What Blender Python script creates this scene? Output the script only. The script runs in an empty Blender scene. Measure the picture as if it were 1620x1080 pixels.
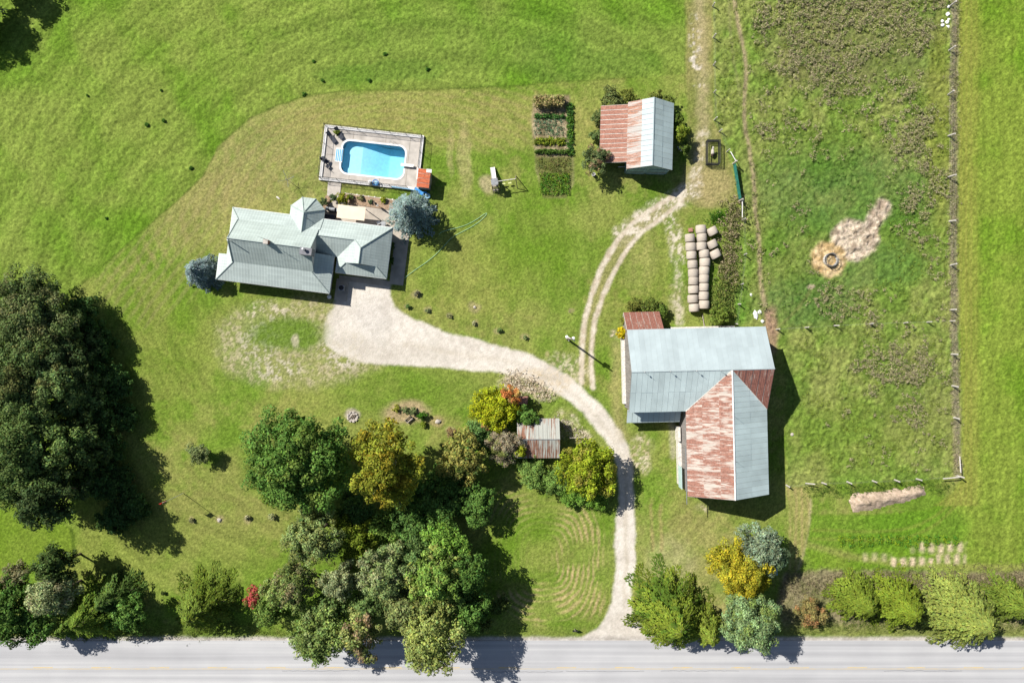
import bpy, bmesh, math, random
import numpy as np
from mathutils import Vector, Matrix

# ------------------------------------------------------------------ camera, world, sun, exposure
scene = bpy.context.scene
H = 101.0                      # flying height of the camera above the yard
S = 1620 * 24.0 / 36.0 / H     # photograph pixels per metre on the ground
SUN_AZ, SUN_EL = 35.5, 44.0    # shadows fall to the right and down (degrees below +x)

cam = bpy.data.cameras.new('camera')
cam.lens = 24.0
cam.sensor_width = 36.0
cam.clip_end = 5000
camo = bpy.data.objects.new('camera', cam)
scene.collection.objects.link(camo)
camo.location = (0, 0, H)
scene.camera = camo

world = bpy.data.worlds.new('World')
scene.world = world
world.use_nodes = True
wn = world.node_tree.nodes
wn.clear()
wo = wn.new('ShaderNodeOutputWorld')
wb = wn.new('ShaderNodeBackground')
ws = wn.new('ShaderNodeTexSky')
ws.sky_type = 'NISHITA'
ws.sun_disc = False
ws.sun_elevation = math.radians(SUN_EL)
_toS = (-math.cos(math.radians(SUN_AZ)), math.sin(math.radians(SUN_AZ)))
ws.sun_rotation = math.atan2(_toS[0], _toS[1])
wb.inputs[1].default_value = 0.05
world.node_tree.links.new(ws.outputs[0], wb.inputs[0])
world.node_tree.links.new(wb.outputs[0], wo.inputs[0])

sl = bpy.data.lights.new('sun', 'SUN')
sl.energy = 4.6
sl.angle = math.radians(0.5)
sl.color = (1.0, 0.955, 0.88)
so = bpy.data.objects.new('sun', sl)
scene.collection.objects.link(so)
_c = math.cos(math.radians(SUN_EL))
so.rotation_euler = Vector((-_toS[0] * _c, -_toS[1] * _c, -math.sin(math.radians(SUN_EL)))).to_track_quat('-Z', 'Y').to_euler()
so.location = (-60, 45, 90)

scene.view_settings.view_transform = 'Standard'
scene.view_settings.look = 'None'
scene.view_settings.gamma = 1.0
scene.view_settings.use_curve_mapping = False
scene.view_settings.exposure = 0.75

# ------------------------------------------------------------------ helpers
C = scene.collection
random.seed(7)
RNG = np.random.default_rng(7)

def W(px, py, h=0.0):
    """ground-plan position of a point of height h"""
    k = (H - h) / H
    return ((px - 810) / S * k, (540 - py) / S * k, h)

def M(px):
    return px / S

def tag(o, label=None, cat=None, group=None, kind=None):
    if label: o['label'] = label
    if cat: o['category'] = cat
    if group: o['group'] = group
    if kind: o['kind'] = kind
    return o

def empty(name, loc, rz=0.0, label=None, cat=None, group=None):
    o = bpy.data.objects.new(name, None)
    C.objects.link(o)
    o.location = loc
    o.rotation_euler = (0, 0, rz)
    o.empty_display_size = 0.3
    return tag(o, label, cat, group)

def link(name, me, mat=None, parent=None, loc=None, rz=None):
    o = bpy.data.objects.new(name, me)
    C.objects.link(o)
    if mat is not None and not me.materials:
        me.materials.append(mat)
    if parent is not None: o.parent = parent
    if loc is not None: o.location = loc
    if rz is not None: o.rotation_euler = (0, 0, rz)
    return o

class MB:
    """collects simple solids into one mesh"""
    def __init__(self):
        self.v = []; self.f = []
    def poly(self, pts):
        b = len(self.v); self.v += [tuple(p) for p in pts]; self.f.append(tuple(range(b, b + len(pts))))
        return self
    def prism(self, pts, d):
        """closed solid: polygon pts (3d) extruded by vector d"""
        b = len(self.v); n = len(pts); d = Vector(d)
        self.v += [tuple(p) for p in pts] + [tuple(Vector(p) + d) for p in pts]
        self.f.append(tuple(range(b + n - 1, b - 1, -1)))
        self.f.append(tuple(range(b + n, b + 2 * n)))
        for i in range(n):
            j = (i + 1) % n
            self.f.append((b + i, b + j, b + n + j, b + n + i))
        return self
    def box(self, c, s, rz=0.0, tilt=0.0):
        x, y, z = s[0] / 2, s[1] / 2, s[2] / 2
        m = Matrix.Rotation(rz, 3, 'Z') @ Matrix.Rotation(tilt, 3, 'X')
        c = Vector(c); b = len(self.v)
        for p in ((-x,-y,-z),(x,-y,-z),(x,y,-z),(-x,y,-z),(-x,-y,z),(x,-y,z),(x,y,z),(-x,y,z)):
            self.v.append(tuple(c + m @ Vector(p)))
        for q in ((3,2,1,0),(4,5,6,7),(0,1,5,4),(1,2,6,5),(2,3,7,6),(3,0,4,7)):
            self.f.append(tuple(b + i for i in q))
        return self
    def tube(self, pts, rad, n=6, cap=True):
        if not hasattr(rad, '__len__'): rad = [rad] * len(pts)
        P = [Vector(p) for p in pts]; b = len(self.v)
        for i, p in enumerate(P):
            t = (P[min(i + 1, len(P) - 1)] - P[max(i - 1, 0)])
            if t.length < 1e-9: t = Vector((0, 0, 1))
            t.normalize()
            a = Vector((0, 0, 1)) if abs(t.z) < .9 else Vector((1, 0, 0))
            e1 = t.cross(a).normalized(); e2 = t.cross(e1)
            for k in range(n):
                an = 2 * math.pi * k / n
                self.v.append(tuple(p + (e1 * math.cos(an) + e2 * math.sin(an)) * rad[i]))
        for i in range(len(P) - 1):
            for k in range(n):
                k2 = (k + 1) % n
                self.f.append((b + i*n + k, b + (i+1)*n + k, b + (i+1)*n + k2, b + i*n + k2))
        if cap:
            self.f.append(tuple(b + k for k in range(n)))
            self.f.append(tuple(b + (len(P)-1)*n + k for k in reversed(range(n))))
        return self
    def lathe(self, prof, c=(0,0,0), n=16):
        """prof: list of (r,z)"""
        b = len(self.v)
        for r, z in prof:
            for k in range(n):
                a = 2*math.pi*k/n
                self.v.append((c[0] + r*math.cos(a), c[1] + r*math.sin(a), c[2] + z))
        for i in range(len(prof)-1):
            for k in range(n):
                k2 = (k+1) % n
                self.f.append((b+i*n+k, b+i*n+k2, b+(i+1)*n+k2, b+(i+1)*n+k))
        self.f.append(tuple(b+k for k in reversed(range(n))))
        self.f.append(tuple(b+(len(prof)-1)*n+k for k in range(n)))
        return self
    def mesh(self, name, smooth=False):
        me = bpy.data.meshes.new(name)
        me.from_pydata(self.v, [], self.f)
        if smooth: me.shade_smooth()
        me.update()
        return me
    def build(self, name, mat, parent=None, smooth=False, loc=None, rz=None):
        return link(name, self.mesh(name, smooth), mat, parent, loc, rz)

def np_mesh(name, V, F, cols=None, smooth=False):
    """V (n,3); F (m,k) all the same k; cols per vertex (n,3)"""
    me = bpy.data.meshes.new(name)
    n, m, k = len(V), len(F), F.shape[1]
    me.vertices.add(n); me.vertices.foreach_set('co', np.ascontiguousarray(V, dtype=np.float32).ravel())
    me.loops.add(m*k); me.loops.foreach_set('vertex_index', np.ascontiguousarray(F, dtype=np.int32).ravel())
    me.polygons.add(m)
    me.polygons.foreach_set('loop_start', np.arange(0, m*k, k, dtype=np.int32))
    if smooth:
        me.polygons.foreach_set('use_smooth', np.ones(m, dtype=bool))
    me.update(calc_edges=True)
    if cols is not None:
        a = me.color_attributes.new('Col', 'FLOAT_COLOR', 'POINT')
        c4 = np.ones((n, 4), dtype=np.float32); c4[:, :cols.shape[1]] = cols
        a.data.foreach_set('color', c4.ravel())
    return me

# value noise in numpy
def vnoise(x, y, sc, seed):
    r = np.random.default_rng(seed).random((256, 256)).astype(np.float32)
    x = x / sc + 1000.0; y = y / sc + 1000.0
    xi = np.floor(x).astype(np.int64); yi = np.floor(y).astype(np.int64)
    fx = (x - xi); fy = (y - yi)
    fx = fx*fx*(3-2*fx); fy = fy*fy*(3-2*fy)
    a = r[xi & 255, yi & 255]; b = r[(xi+1) & 255, yi & 255]
    c = r[xi & 255, (yi+1) & 255]; d = r[(xi+1) & 255, (yi+1) & 255]
    return (a*(1-fx)+b*fx)*(1-fy) + (c*(1-fx)+d*fx)*fy

def fbm(x, y, sc, seed, oc=4):
    t = 0; am = 1; s = 0
    for i in range(oc):
        t = t + am*vnoise(x, y, sc/2**i, seed+i*17); s += am; am *= .55
    return t/s

def sstep(a, b, x):
    t = np.clip((x-a)/(b-a), 0, 1)
    return t*t*(3-2*t)

def seg_dist(x, y, pts, closed=False):
    d = np.full(x.shape, 1e9, dtype=np.float32)
    n = len(pts)
    for i in range(n if closed else n-1):
        ax, ay = pts[i]; bx, by = pts[(i+1) % n]
        dx, dy = bx-ax, by-ay
        t = np.clip(((x-ax)*dx+(y-ay)*dy)/(dx*dx+dy*dy+1e-9), 0, 1)
        d = np.minimum(d, np.hypot(x-ax-t*dx, y-ay-t*dy))
    return d

def poly_sd(x, y, pts):
    """signed distance, negative inside"""
    ins = np.zeros(x.shape, dtype=bool)
    n = len(pts)
    for i in range(n):
        ax, ay = pts[i]; bx, by = pts[(i+1) % n]
        if ay == by: continue
        c = (ay > y) != (by > y)
        ins ^= c & (x < (bx-ax)*(y-ay)/(by-ay)+ax)
    d = seg_dist(x, y, pts, True)
    return np.where(ins, -d, d)

def smooth_line(pts, it=2, closed=False):
    for _ in range(it):
        q = []
        n = len(pts)
        rng = range(n) if closed else range(n-1)
        if not closed: q.append(pts[0])
        for i in rng:
            a = pts[i]; b = pts[(i+1) % n]
            q.append((a[0]*.75+b[0]*.25, a[1]*.75+b[1]*.25)); q.append((a[0]*.25+b[0]*.75, a[1]*.25+b[1]*.75))
        if not closed: q.append(pts[-1])
        pts = q
    return pts

# ------------------------------------------------------------------ materials
def new_mat(name):
    m = bpy.data.materials.new(name)
    m.use_nodes = True
    nt = m.node_tree
    bs = nt.nodes['Principled BSDF']
    return m, nt, bs

def N(nt, typ, **kw):
    n = nt.nodes.new(typ)
    for k, v in kw.items():
        if k.startswith('i_'):
            n.inputs[k[2:].replace('_', ' ')].default_value = v
        else:
            setattr(n, k, v)
    return n

def ramp(nt, fac, stops):
    r = nt.nodes.new('ShaderNodeValToRGB')
    e = r.color_ramp.elements
    e[0].position, e[0].color = stops[0][0], (*stops[0][1], 1)
    e[1].position, e[1].color = stops[-1][0], (*stops[-1][1], 1)
    for p, c in stops[1:-1]:
        x = e.new(p); x.color = (*c, 1)
    nt.links.new(fac, r.inputs[0])
    return r.outputs[0]

def mixc(nt, fac, a, b, typ='MIX'):
    m = nt.nodes.new('ShaderNodeMix'); m.data_type = 'RGBA'; m.blend_type = typ
    for s, v in ((m.inputs[0], fac), (m.inputs[6], a), (m.inputs[7], b)):
        if hasattr(v, 'links') or hasattr(v, 'is_linked'): nt.links.new(v, s)
        elif isinstance(v, (tuple, list)): s.default_value = (*v, 1)
        else: s.default_value = v
    return m.outputs[2]

def math_n(nt, op, a, b=None):
    m = nt.nodes.new('ShaderNodeMath'); m.operation = op
    for s, v in zip(m.inputs, (a, b)):
        if v is None: continue
        if hasattr(v, 'is_linked'): nt.links.new(v, s)
        else: s.default_value = v
    return m.outputs[0]

def plain(name, col, rough=.7, var=.18, scale=3.0, bump=.0, metal=0.0, spec=.3):
    """a colour with a little noise in value and roughness"""
    m, nt, bs = new_mat(name)
    g = N(nt, 'ShaderNodeNewGeometry')
    n = N(nt, 'ShaderNodeTexNoise'); n.inputs['Scale'].default_value = scale; n.inputs['Detail'].default_value = 5
    nt.links.new(g.outputs['Position'], n.inputs['Vector'])
    lo = tuple(max(0, c*(1-var*1.4)) for c in col); hi = tuple(min(1, c*(1+var)) for c in col)
    nt.links.new(ramp(nt, n.outputs['Fac'], [(.3, lo), (.7, hi)]), bs.inputs['Base Color'])
    bs.inputs['Roughness'].default_value = rough
    bs.inputs['Metallic'].default_value = metal
    bs.inputs['Specular IOR Level'].default_value = spec
    if bump:
        b = N(nt, 'ShaderNodeBump'); b.inputs['Strength'].default_value = bump; b.inputs['Distance'].default_value = .03
        nt.links.new(n.outputs['Fac'], b.inputs['Height']); nt.links.new(b.outputs[0], bs.inputs['Normal'])
    return m

def ground_mat():
    m, nt, bs = new_mat('ground_cover')
    at = N(nt, 'ShaderNodeVertexColor'); at.layer_name = 'Col'
    g = N(nt, 'ShaderNodeNewGeometry')
    n1 = N(nt, 'ShaderNodeTexNoise'); n1.inputs['Scale'].default_value = 2.2; n1.inputs['Detail'].default_value = 4; n1.inputs['Roughness'].default_value = .7
    n2 = N(nt, 'ShaderNodeTexNoise'); n2.inputs['Scale'].default_value = 5.0; n2.inputs['Detail'].default_value = 4; n2.inputs['Roughness'].default_value = .75
    for n in (n1, n2): nt.links.new(g.outputs['Position'], n.inputs['Vector'])
    f = math_n(nt, 'ADD', math_n(nt, 'MULTIPLY', n1.outputs['Fac'], .5), math_n(nt, 'MULTIPLY', n2.outputs['Fac'], .5))
    k = ramp(nt, f, [(.34, (.50, .54, .48)), (.5, (1, 1, 1)), (.66, (1.6, 1.52, 1.65))])
    nt.links.new(mixc(nt, at.outputs['Alpha'], at.outputs[0], k, 'MULTIPLY'), bs.inputs['Base Color'])
    bs.inputs['Roughness'].default_value = 1.0
    bs.inputs['Specular IOR Level'].default_value = .05
    b = N(nt, 'ShaderNodeBump'); b.inputs['Strength'].default_value = .7; b.inputs['Distance'].default_value = .15
    nt.links.new(f, b.inputs['Height']); nt.links.new(b.outputs[0], bs.inputs['Normal'])
    return m

def leaf_mat():
    m, nt, bs = new_mat('foliage')
    nt.nodes.remove(bs)
    at = N(nt, 'ShaderNodeVertexColor'); at.layer_name = 'Col'
    d = N(nt, 'ShaderNodeBsdfDiffuse'); t = N(nt, 'ShaderNodeBsdfTranslucent')
    mx = N(nt, 'ShaderNodeMixShader'); mx.inputs[0].default_value = .17
    hs = N(nt, 'ShaderNodeHueSaturation'); hs.inputs['Value'].default_value = 1.15; hs.inputs['Saturation'].default_value = 1.1
    nt.links.new(at.outputs[0], d.inputs[0]); nt.links.new(at.outputs[0], hs.inputs['Color']); nt.links.new(hs.outputs[0], t.inputs[0])
    nt.links.new(d.outputs[0], mx.inputs[1]); nt.links.new(t.outputs[0], mx.inputs[2])
    nt.links.new(mx.outputs[0], nt.nodes['Material Output'].inputs[0])
    return m

def sheet_mat(name, base, rust, amount, ribs=13.0, axis=0, streak=(1.2, .25), metal=.35, rough=.45, rib_s=.35, pv=.10, jump=.10):
    """corrugated sheet metal in the sheet's own u,v metres: ribs across axis, rust in patches and streaks"""
    m, nt, bs = new_mat(name)
    tc = N(nt, 'ShaderNodeTexCoord'); oi = N(nt, 'ShaderNodeObjectInfo'); g = N(nt, 'ShaderNodeNewGeometry')
    sp = N(nt, 'ShaderNodeSeparateXYZ'); nt.links.new(tc.outputs['UV'], sp.inputs[0])
    # rust noise, stretched down the slope, with a jump from sheet to sheet
    mp = N(nt, 'ShaderNodeMapping'); mp.inputs['Scale'].default_value = (streak[0], streak[1], 1)
    nt.links.new(tc.outputs['UV'], mp.inputs[0])
    cb = N(nt, 'ShaderNodeCombineXYZ'); nt.links.new(math_n(nt, 'MULTIPLY', oi.outputs['Random'], 37.0), cb.inputs[2])
    ad = N(nt, 'ShaderNodeVectorMath'); ad.operation = 'ADD'
    nt.links.new(mp.outputs[0], ad.inputs[0]); nt.links.new(cb.outputs[0], ad.inputs[1])
    n = N(nt, 'ShaderNodeTexNoise'); n.inputs['Scale'].default_value = 1.0; n.inputs['Detail'].default_value = 7; n.inputs['Roughness'].default_value = .65
    nt.links.new(ad.outputs[0], n.inputs['Vector'])
    n2 = N(nt, 'ShaderNodeTexNoise'); n2.inputs['Scale'].default_value = .35; n2.inputs['Detail'].default_value = 4
    nt.links.new(g.outputs['Position'], n2.inputs['Vector'])
    f = math_n(nt, 'ADD', math_n(nt, 'MULTIPLY', n.outputs['Fac'], .7), math_n(nt, 'MULTIPLY', n2.outputs['Fac'], .3))
    f = math_n(nt, 'ADD', f, math_n(nt, 'MULTIPLY', math_n(nt, 'SUBTRACT', oi.outputs['Random'], .5), jump))
    rm = N(nt, 'ShaderNodeMapRange'); rm.inputs['From Min'].default_value = 1-amount-.04; rm.inputs['From Max'].default_value = 1-amount+.06
    nt.links.new(f, rm.inputs['Value'])
    n3 = N(nt, 'ShaderNodeTexNoise'); n3.inputs['Scale'].default_value = 5.0; n3.inputs['Detail'].default_value = 5
    nt.links.new(g.outputs['Position'], n3.inputs['Vector'])
    rc = ramp(nt, n3.outputs['Fac'], [(.3, tuple(c*.65 for c in rust)), (.7, tuple(min(1, c*1.3) for c in rust))])
    bc = ramp(nt, n2.outputs['Fac'], [(.3, tuple(c*.86 for c in base)), (.7, tuple(min(1, c*1.08) for c in base))])
    pr = N(nt, 'ShaderNodeMapRange'); pr.inputs['To Min'].default_value = 1-pv; pr.inputs['To Max'].default_value = 1+pv
    nt.links.new(oi.outputs['Random'], pr.inputs['Value'])
    cc = N(nt, 'ShaderNodeCombineColor')
    for i in range(3): nt.links.new(pr.outputs[0], cc.inputs[i])
    bc = mixc(nt, 1.0, bc, cc.outputs[0], 'MULTIPLY')
    nt.links.new(mixc(nt, rm.outputs[0], bc, rc), bs.inputs['Base Color'])
    bs.inputs['Metallic'].default_value = metal if amount <= 0.3 else 0.1
    bs.inputs['Roughness'].default_value = rough
    w = math_n(nt, 'SINE', math_n(nt, 'MULTIPLY', sp.outputs[axis], 2*math.pi*ribs/2.0))
    b = N(nt, 'ShaderNodeBump'); b.inputs['Strength'].default_value = rib_s; b.inputs['Distance'].default_value = .03
    nt.links.new(w, b.inputs['Height']); nt.links.new(b.outputs[0], bs.inputs['Normal'])
    return m

def tile_mat(name, base):
    """pressed metal roof tiles: ribs up the slope, steps across it, in uv metres"""
    m, nt, bs = new_mat(name)
    tc = N(nt, 'ShaderNodeTexCoord'); g = N(nt, 'ShaderNodeNewGeometry')
    sp = N(nt, 'ShaderNodeSeparateXYZ'); nt.links.new(tc.outputs['UV'], sp.inputs[0])
    u = math_n(nt, 'SINE', math_n(nt, 'MULTIPLY', sp.outputs[0], 2*math.pi/.42))
    v = math_n(nt, 'FRACT', math_n(nt, 'MULTIPLY', sp.outputs[1], 1/.42))
    hgt = math_n(nt, 'ADD', math_n(nt, 'MULTIPLY', u, .35), v)
    line = N(nt, 'ShaderNodeMapRange'); line.inputs['From Min'].default_value = .82; line.inputs['From Max'].default_value = .97
    nt.links.new(v, line.inputs['Value'])
    rib = N(nt, 'ShaderNodeMapRange'); rib.inputs['From Min'].default_value = .75; rib.inputs['From Max'].default_value = 1.0
    nt.links.new(u, rib.inputs['Value'])
    # whole sheets a shade apart
    fl = N(nt, 'ShaderNodeVectorMath'); fl.operation = 'MULTIPLY'; fl.inputs[1].default_value = (1/2.5, 1/.42, 0)
    nt.links.new(tc.outputs['UV'], fl.inputs[0])
    f2 = N(nt, 'ShaderNodeVectorMath'); f2.operation = 'FLOOR'; nt.links.new(fl.outputs[0], f2.inputs[0])
    wn_ = N(nt, 'ShaderNodeTexWhiteNoise'); nt.links.new(f2.outputs[0], wn_.inputs['Vector'])
    n = N(nt, 'ShaderNodeTexNoise'); n.inputs['Scale'].default_value = .5; n.inputs['Detail'].default_value = 6
    nt.links.new(g.outputs['Position'], n.inputs['Vector'])
    f = math_n(nt, 'ADD', math_n(nt, 'MULTIPLY', wn_.outputs['Value'], .30), math_n(nt, 'MULTIPLY', n.outputs['Fac'], .7))
    c = ramp(nt, f, [(.25, tuple(x*.84 for x in base)), (.75, tuple(min(1, x*1.12) for x in base))])
    c = mixc(nt, math_n(nt, 'MULTIPLY', line.outputs[0], .35), c, tuple(x*.45 for x in base))
    c = mixc(nt, math_n(nt, 'MULTIPLY', rib.outputs[0], .22), c, tuple(x*.5 for x in base))
    nt.links.new(c, bs.inputs['Base Color'])
    bs.inputs['Roughness'].default_value = .5; bs.inputs['Metallic'].default_value = .1
    b = N(nt, 'ShaderNodeBump'); b.inputs['Strength'].default_value = .45; b.inputs['Distance'].default_value = .03
    nt.links.new(hgt, b.inputs['Height']); nt.links.new(b.outputs[0], bs.inputs['Normal'])
    return m

def board_mat(name, base, pitch=.22, axis='x'):
    """weathered vertical boards; pitch is the board width"""
    m, nt, bs = new_mat(name)
    tc = N(nt, 'ShaderNodeTexCoord')
    mp = N(nt, 'ShaderNodeMapping'); mp.inputs['Scale'].default_value = (1/pitch, 1/pitch, .25)
    nt.links.new(tc.outputs['Object'], mp.inputs[0])
    n = N(nt, 'ShaderNodeTexNoise'); n.inputs['Scale'].default_value = 1.3; n.inputs['Detail'].default_value = 6; n.inputs['Roughness'].default_value = .7
    nt.links.new(mp.outputs[0], n.inputs['Vector'])
    c = ramp(nt, n.outputs['Fac'], [(.3, tuple(x*.4 for x in base)), (.5, base), (.75, tuple(min(1, x*1.5) for x in base))])
    nt.links.new(c, bs.inputs['Base Color']); bs.inputs['Roughness'].default_value = .9
    b = N(nt, 'ShaderNodeBump'); b.inputs['Strength'].default_value = .5; b.inputs['Distance'].default_value = .03
    nt.links.new(n.outputs['Fac'], b.inputs['Height']); nt.links.new(b.outputs[0], bs.inputs['Normal'])
    return m

def asphalt_mat():
    m, nt, bs = new_mat('bleached_asphalt')
    g = N(nt, 'ShaderNodeNewGeometry')
    mp = N(nt, 'ShaderNodeMapping'); mp.inputs['Scale'].default_value = (.012, 1.15, 1)
    nt.links.new(g.outputs['Position'], mp.inputs[0])
    n = N(nt, 'ShaderNodeTexNoise'); n.inputs['Scale'].default_value = 1.0; n.inputs['Detail'].default_value = 3
    nt.links.new(mp.outputs[0], n.inputs['Vector'])
    n2 = N(nt, 'ShaderNodeTexNoise'); n2.inputs['Scale'].default_value = 14; n2.inputs['Detail'].default_value = 6; n2.inputs['Roughness'].default_value = .8
    nt.links.new(g.outputs['Position'], n2.inputs['Vector'])
    n3 = N(nt, 'ShaderNodeTexNoise'); n3.inputs['Scale'].default_value = .18; n3.inputs['Detail'].default_value = 4
    nt.links.new(g.outputs['Position'], n3.inputs['Vector'])
    f = math_n(nt, 'ADD', math_n(nt, 'MULTIPLY', n.outputs['Fac'], .6), math_n(nt, 'ADD', math_n(nt, 'MULTIPLY', n2.outputs['Fac'], .2), math_n(nt, 'MULTIPLY', n3.outputs['Fac'], .2)))
    nt.links.new(ramp(nt, f, [(.36, (.30, .30, .31)), (.5, (.375, .375, .385)), (.64, (.46, .46, .46))]), bs.inputs['Base Color'])
    bs.inputs['Roughness'].default_value = .9; bs.inputs['Specular IOR Level'].default_value = .2
    return m

def worn_paint(name, col, cover=.5):
    m, nt, bs = new_mat(name)
    g = N(nt, 'ShaderNodeNewGeometry')
    mp = N(nt, 'ShaderNodeMapping'); mp.inputs['Scale'].default_value = (.5, 6, 1)
    nt.links.new(g.outputs['Position'], mp.inputs[0])
    n = N(nt, 'ShaderNodeTexNoise'); n.inputs['Scale'].default_value = 2; n.inputs['Detail'].default_value = 7
    nt.links.new(mp.outputs[0], n.inputs['Vector'])
    nt.links.new(ramp(nt, n.outputs['Fac'], [(cover-.12, (.38, .37, .34)), (cover+.1, col)]), bs.inputs['Base Color'])
    bs.inputs['Roughness'].default_value = .8
    return m

def water_mat():
    m, nt, bs = new_mat('pool_water')
    nt.nodes.remove(bs)
    out = nt.nodes['Material Output']
    tr = N(nt, 'ShaderNodeBsdfTransparent'); gl = N(nt, 'ShaderNodeBsdfGlossy'); gl.inputs['Roughness'].default_value = .05
    fr = N(nt, 'ShaderNodeFresnel'); fr.inputs[0].default_value = 1.33
    mx = N(nt, 'ShaderNodeMixShader')
    g = N(nt, 'ShaderNodeNewGeometry')
    n = N(nt, 'ShaderNodeTexNoise'); n.inputs['Scale'].default_value = 3.0; n.inputs['Detail'].default_value = 3
    nt.links.new(g.outputs['Position'], n.inputs['Vector'])
    b = N(nt, 'ShaderNodeBump'); b.inputs['Strength'].default_value = .25; b.inputs['Distance'].default_value = .05
    nt.links.new(n.outputs['Fac'], b.inputs['Height']); nt.links.new(b.outputs[0], gl.inputs['Normal'])
    nt.links.new(fr.outputs[0], mx.inputs[0]); nt.links.new(tr.outputs[0], mx.inputs[1]); nt.links.new(gl.outputs[0], mx.inputs[2])
    nt.links.new(mx.outputs[0], out.inputs[0])
    va = N(nt, 'ShaderNodeVolumeAbsorption'); va.inputs[0].default_value = (.05, .80, .97, 1); va.inputs[1].default_value = .17
    nt.links.new(va.outputs[0], out.inputs[1])
    return m

MAT = {}
MAT['ground'] = ground_mat()
MAT['leaf'] = leaf_mat()
MAT['bark'] = plain('bark', (.13, .10, .075), .95, .3, 6, .4)
MAT['pale_bark'] = plain('pale_bark', (.42, .38, .32), .9, .25, 5, .2)
MAT['asphalt'] = asphalt_mat()
MAT['tile'] = tile_mat('metal_roof_tile', (.41, .475, .455))
MAT['cap'] = plain('roof_cap', (.33, .39, .375), .5, .1, 2)
MAT['galv_light'] = sheet_mat('galvanised_sheet', (.36, .425, .445), (.33, .34, .30), .30, rib_s=.25, streak=(1.6, .12), metal=.1, rough=.55, pv=.05)
MAT['galv_brightened'] = sheet_mat('weathered_sheet_brightened', (.51, .61, .61), (.32, .20, .16), .29, streak=(4.5, .45), rib_s=.3, metal=.08, rough=.6, pv=.07)  # weathered sheet, base colour brightened for slopes turned away from the sun
MAT['rust_patchy'] = sheet_mat('patchy_rusted_sheet', (.49, .43, .375), (.265, .125, .09), .54, ribs=5, streak=(2.8, .5), jump=.10, metal=.1, rough=.75, rib_s=.2)
MAT['rust_full'] = sheet_mat('rusted_sheet', (.40, .33, .28), (.23, .095, .07), .62, ribs=8, streak=(2.6, .6), metal=.1, rough=.8, rib_s=.25)
MAT['rust_red'] = sheet_mat('red_rusted_sheet', (.42, .24, .175), (.295, .135, .095), .60, ribs=8, streak=(2.6, .35), metal=.1, rough=.8, rib_s=.25)
MAT['rust_streak'] = sheet_mat('rust_streaked_sheet', (.43, .42, .40), (.28, .125, .075), .53, ribs=8, streak=(7.5, .30), jump=.08, metal=.1, rough=.7, rib_s=.2)
MAT['rust_old'] = sheet_mat('old_rust_streaked_sheet', (.40, .41, .37), (.22, .10, .06), .50, ribs=8, streak=(4, .3), metal=.1, rough=.8, rib_s=.25)
MAT['rust_orange'] = sheet_mat('orange_rusted_sheet', (.46, .24, .12), (.50, .13, .055), .62, ribs=9, streak=(2, 1), metal=.1, rough=.8)
MAT['boards'] = board_mat('grey_barn_boards', (.22, .20, .19))
MAT['siding'] = plain('cream_siding', (.55, .53, .48), .7, .08, 1.5)
MAT['brick'] = plain('chimney_brick', (.36, .17, .12), .9, .3, 9, .3)
MAT['concrete'] = plain('concrete', (.43, .395, .355), .9, .16, 1.1, .15)
MAT['patio'] = plain('patio_concrete', (.40, .355, .30), .9, .15, .9, .15)
MAT['white'] = plain('white_paint', (.70, .69, .68), .6, .12, 2.0)
MAT['limewash'] = plain('limewashed_stone', (.58, .55, .50), .9, .25, 4, .4)
MAT['stone'] = plain('field_stone', (.42, .38, .34), .9, .3, 5, .5)
MAT['cream'] = plain('cream_canvas', (.74, .60, .45), .8, .05, .8)
MAT['black'] = plain('black_metal', (.025, .026, .028), .5, .3, 5)
MAT['dark'] = plain('dark_fabric', (.045, .05, .065), .8, .3, 6)
MAT['grey_metal'] = plain('grey_metal', (.30, .31, .32), .45, .2, 3, metal=.5)
MAT['wood'] = plain('weathered_wood', (.33, .29, .25), .9, .35, 7, .3)
MAT['post_wood'] = plain('silvered_post', (.48, .45, .41), .9, .25, 7, .3)
MAT['pole_wood'] = plain('pole_wood', (.20, .165, .13), .9, .3, 6, .3)
MAT['greenp'] = plain('green_paint', (.02, .13, .10), .5, .25, 3)
MAT['blue'] = plain('blue_plastic', (.04, .25, .62), .5, .25, 4)
MAT['stepblue'] = plain('blue_step_tread', (.08, .36, .62), .5, .1, 4)
MAT['paleblue'] = plain('pale_blue_plastic', (.30, .55, .78), .5, .2, 4)
MAT['red'] = plain('red_cloth', (.5, .03, .03), .8, .2, 5)
MAT['hose'] = plain('green_hose', (.30, .55, .36), .5, .1, 3)
MAT['rope'] = plain('wire', (.33, .33, .32), .6, .2, 3, metal=.4)
MAT['liner'] = plain('pool_liner', (.47, .79, .93), .6, .06, 2.5)
MAT['glass'] = plain('dark_window_glass', (.03, .04, .05), .08, .1, 1, spec=.6)
MAT['bed'] = plain('garden_soil', (.30, .21, .14), .95, .3, 4, .5)
MAT['fur_pale'] = plain('pale_fleece', (.50, .46, .40), .95, .2, 12, .4)
MAT['fur_dark'] = plain('brown_fleece', (.07, .045, .035), .95, .2, 12, .4)
MAT['rustbox'] = plain('rusty_tin', (.33, .17, .13), .8, .25, 5)
MAT['yellow'] = worn_paint('worn_yellow_line', (.52, .40, .20), .47)
MAT['yellow2'] = worn_paint('faded_yellow_line', (.47, .38, .24), .5)
MAT['crack'] = plain('tar_crack', (.12, .12, .13), .8, .3, 3)
MAT['water'] = water_mat()
MAT['soil'] = plain('bare_soil', (.19, .155, .10), .95, .25, 3, .4)
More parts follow.
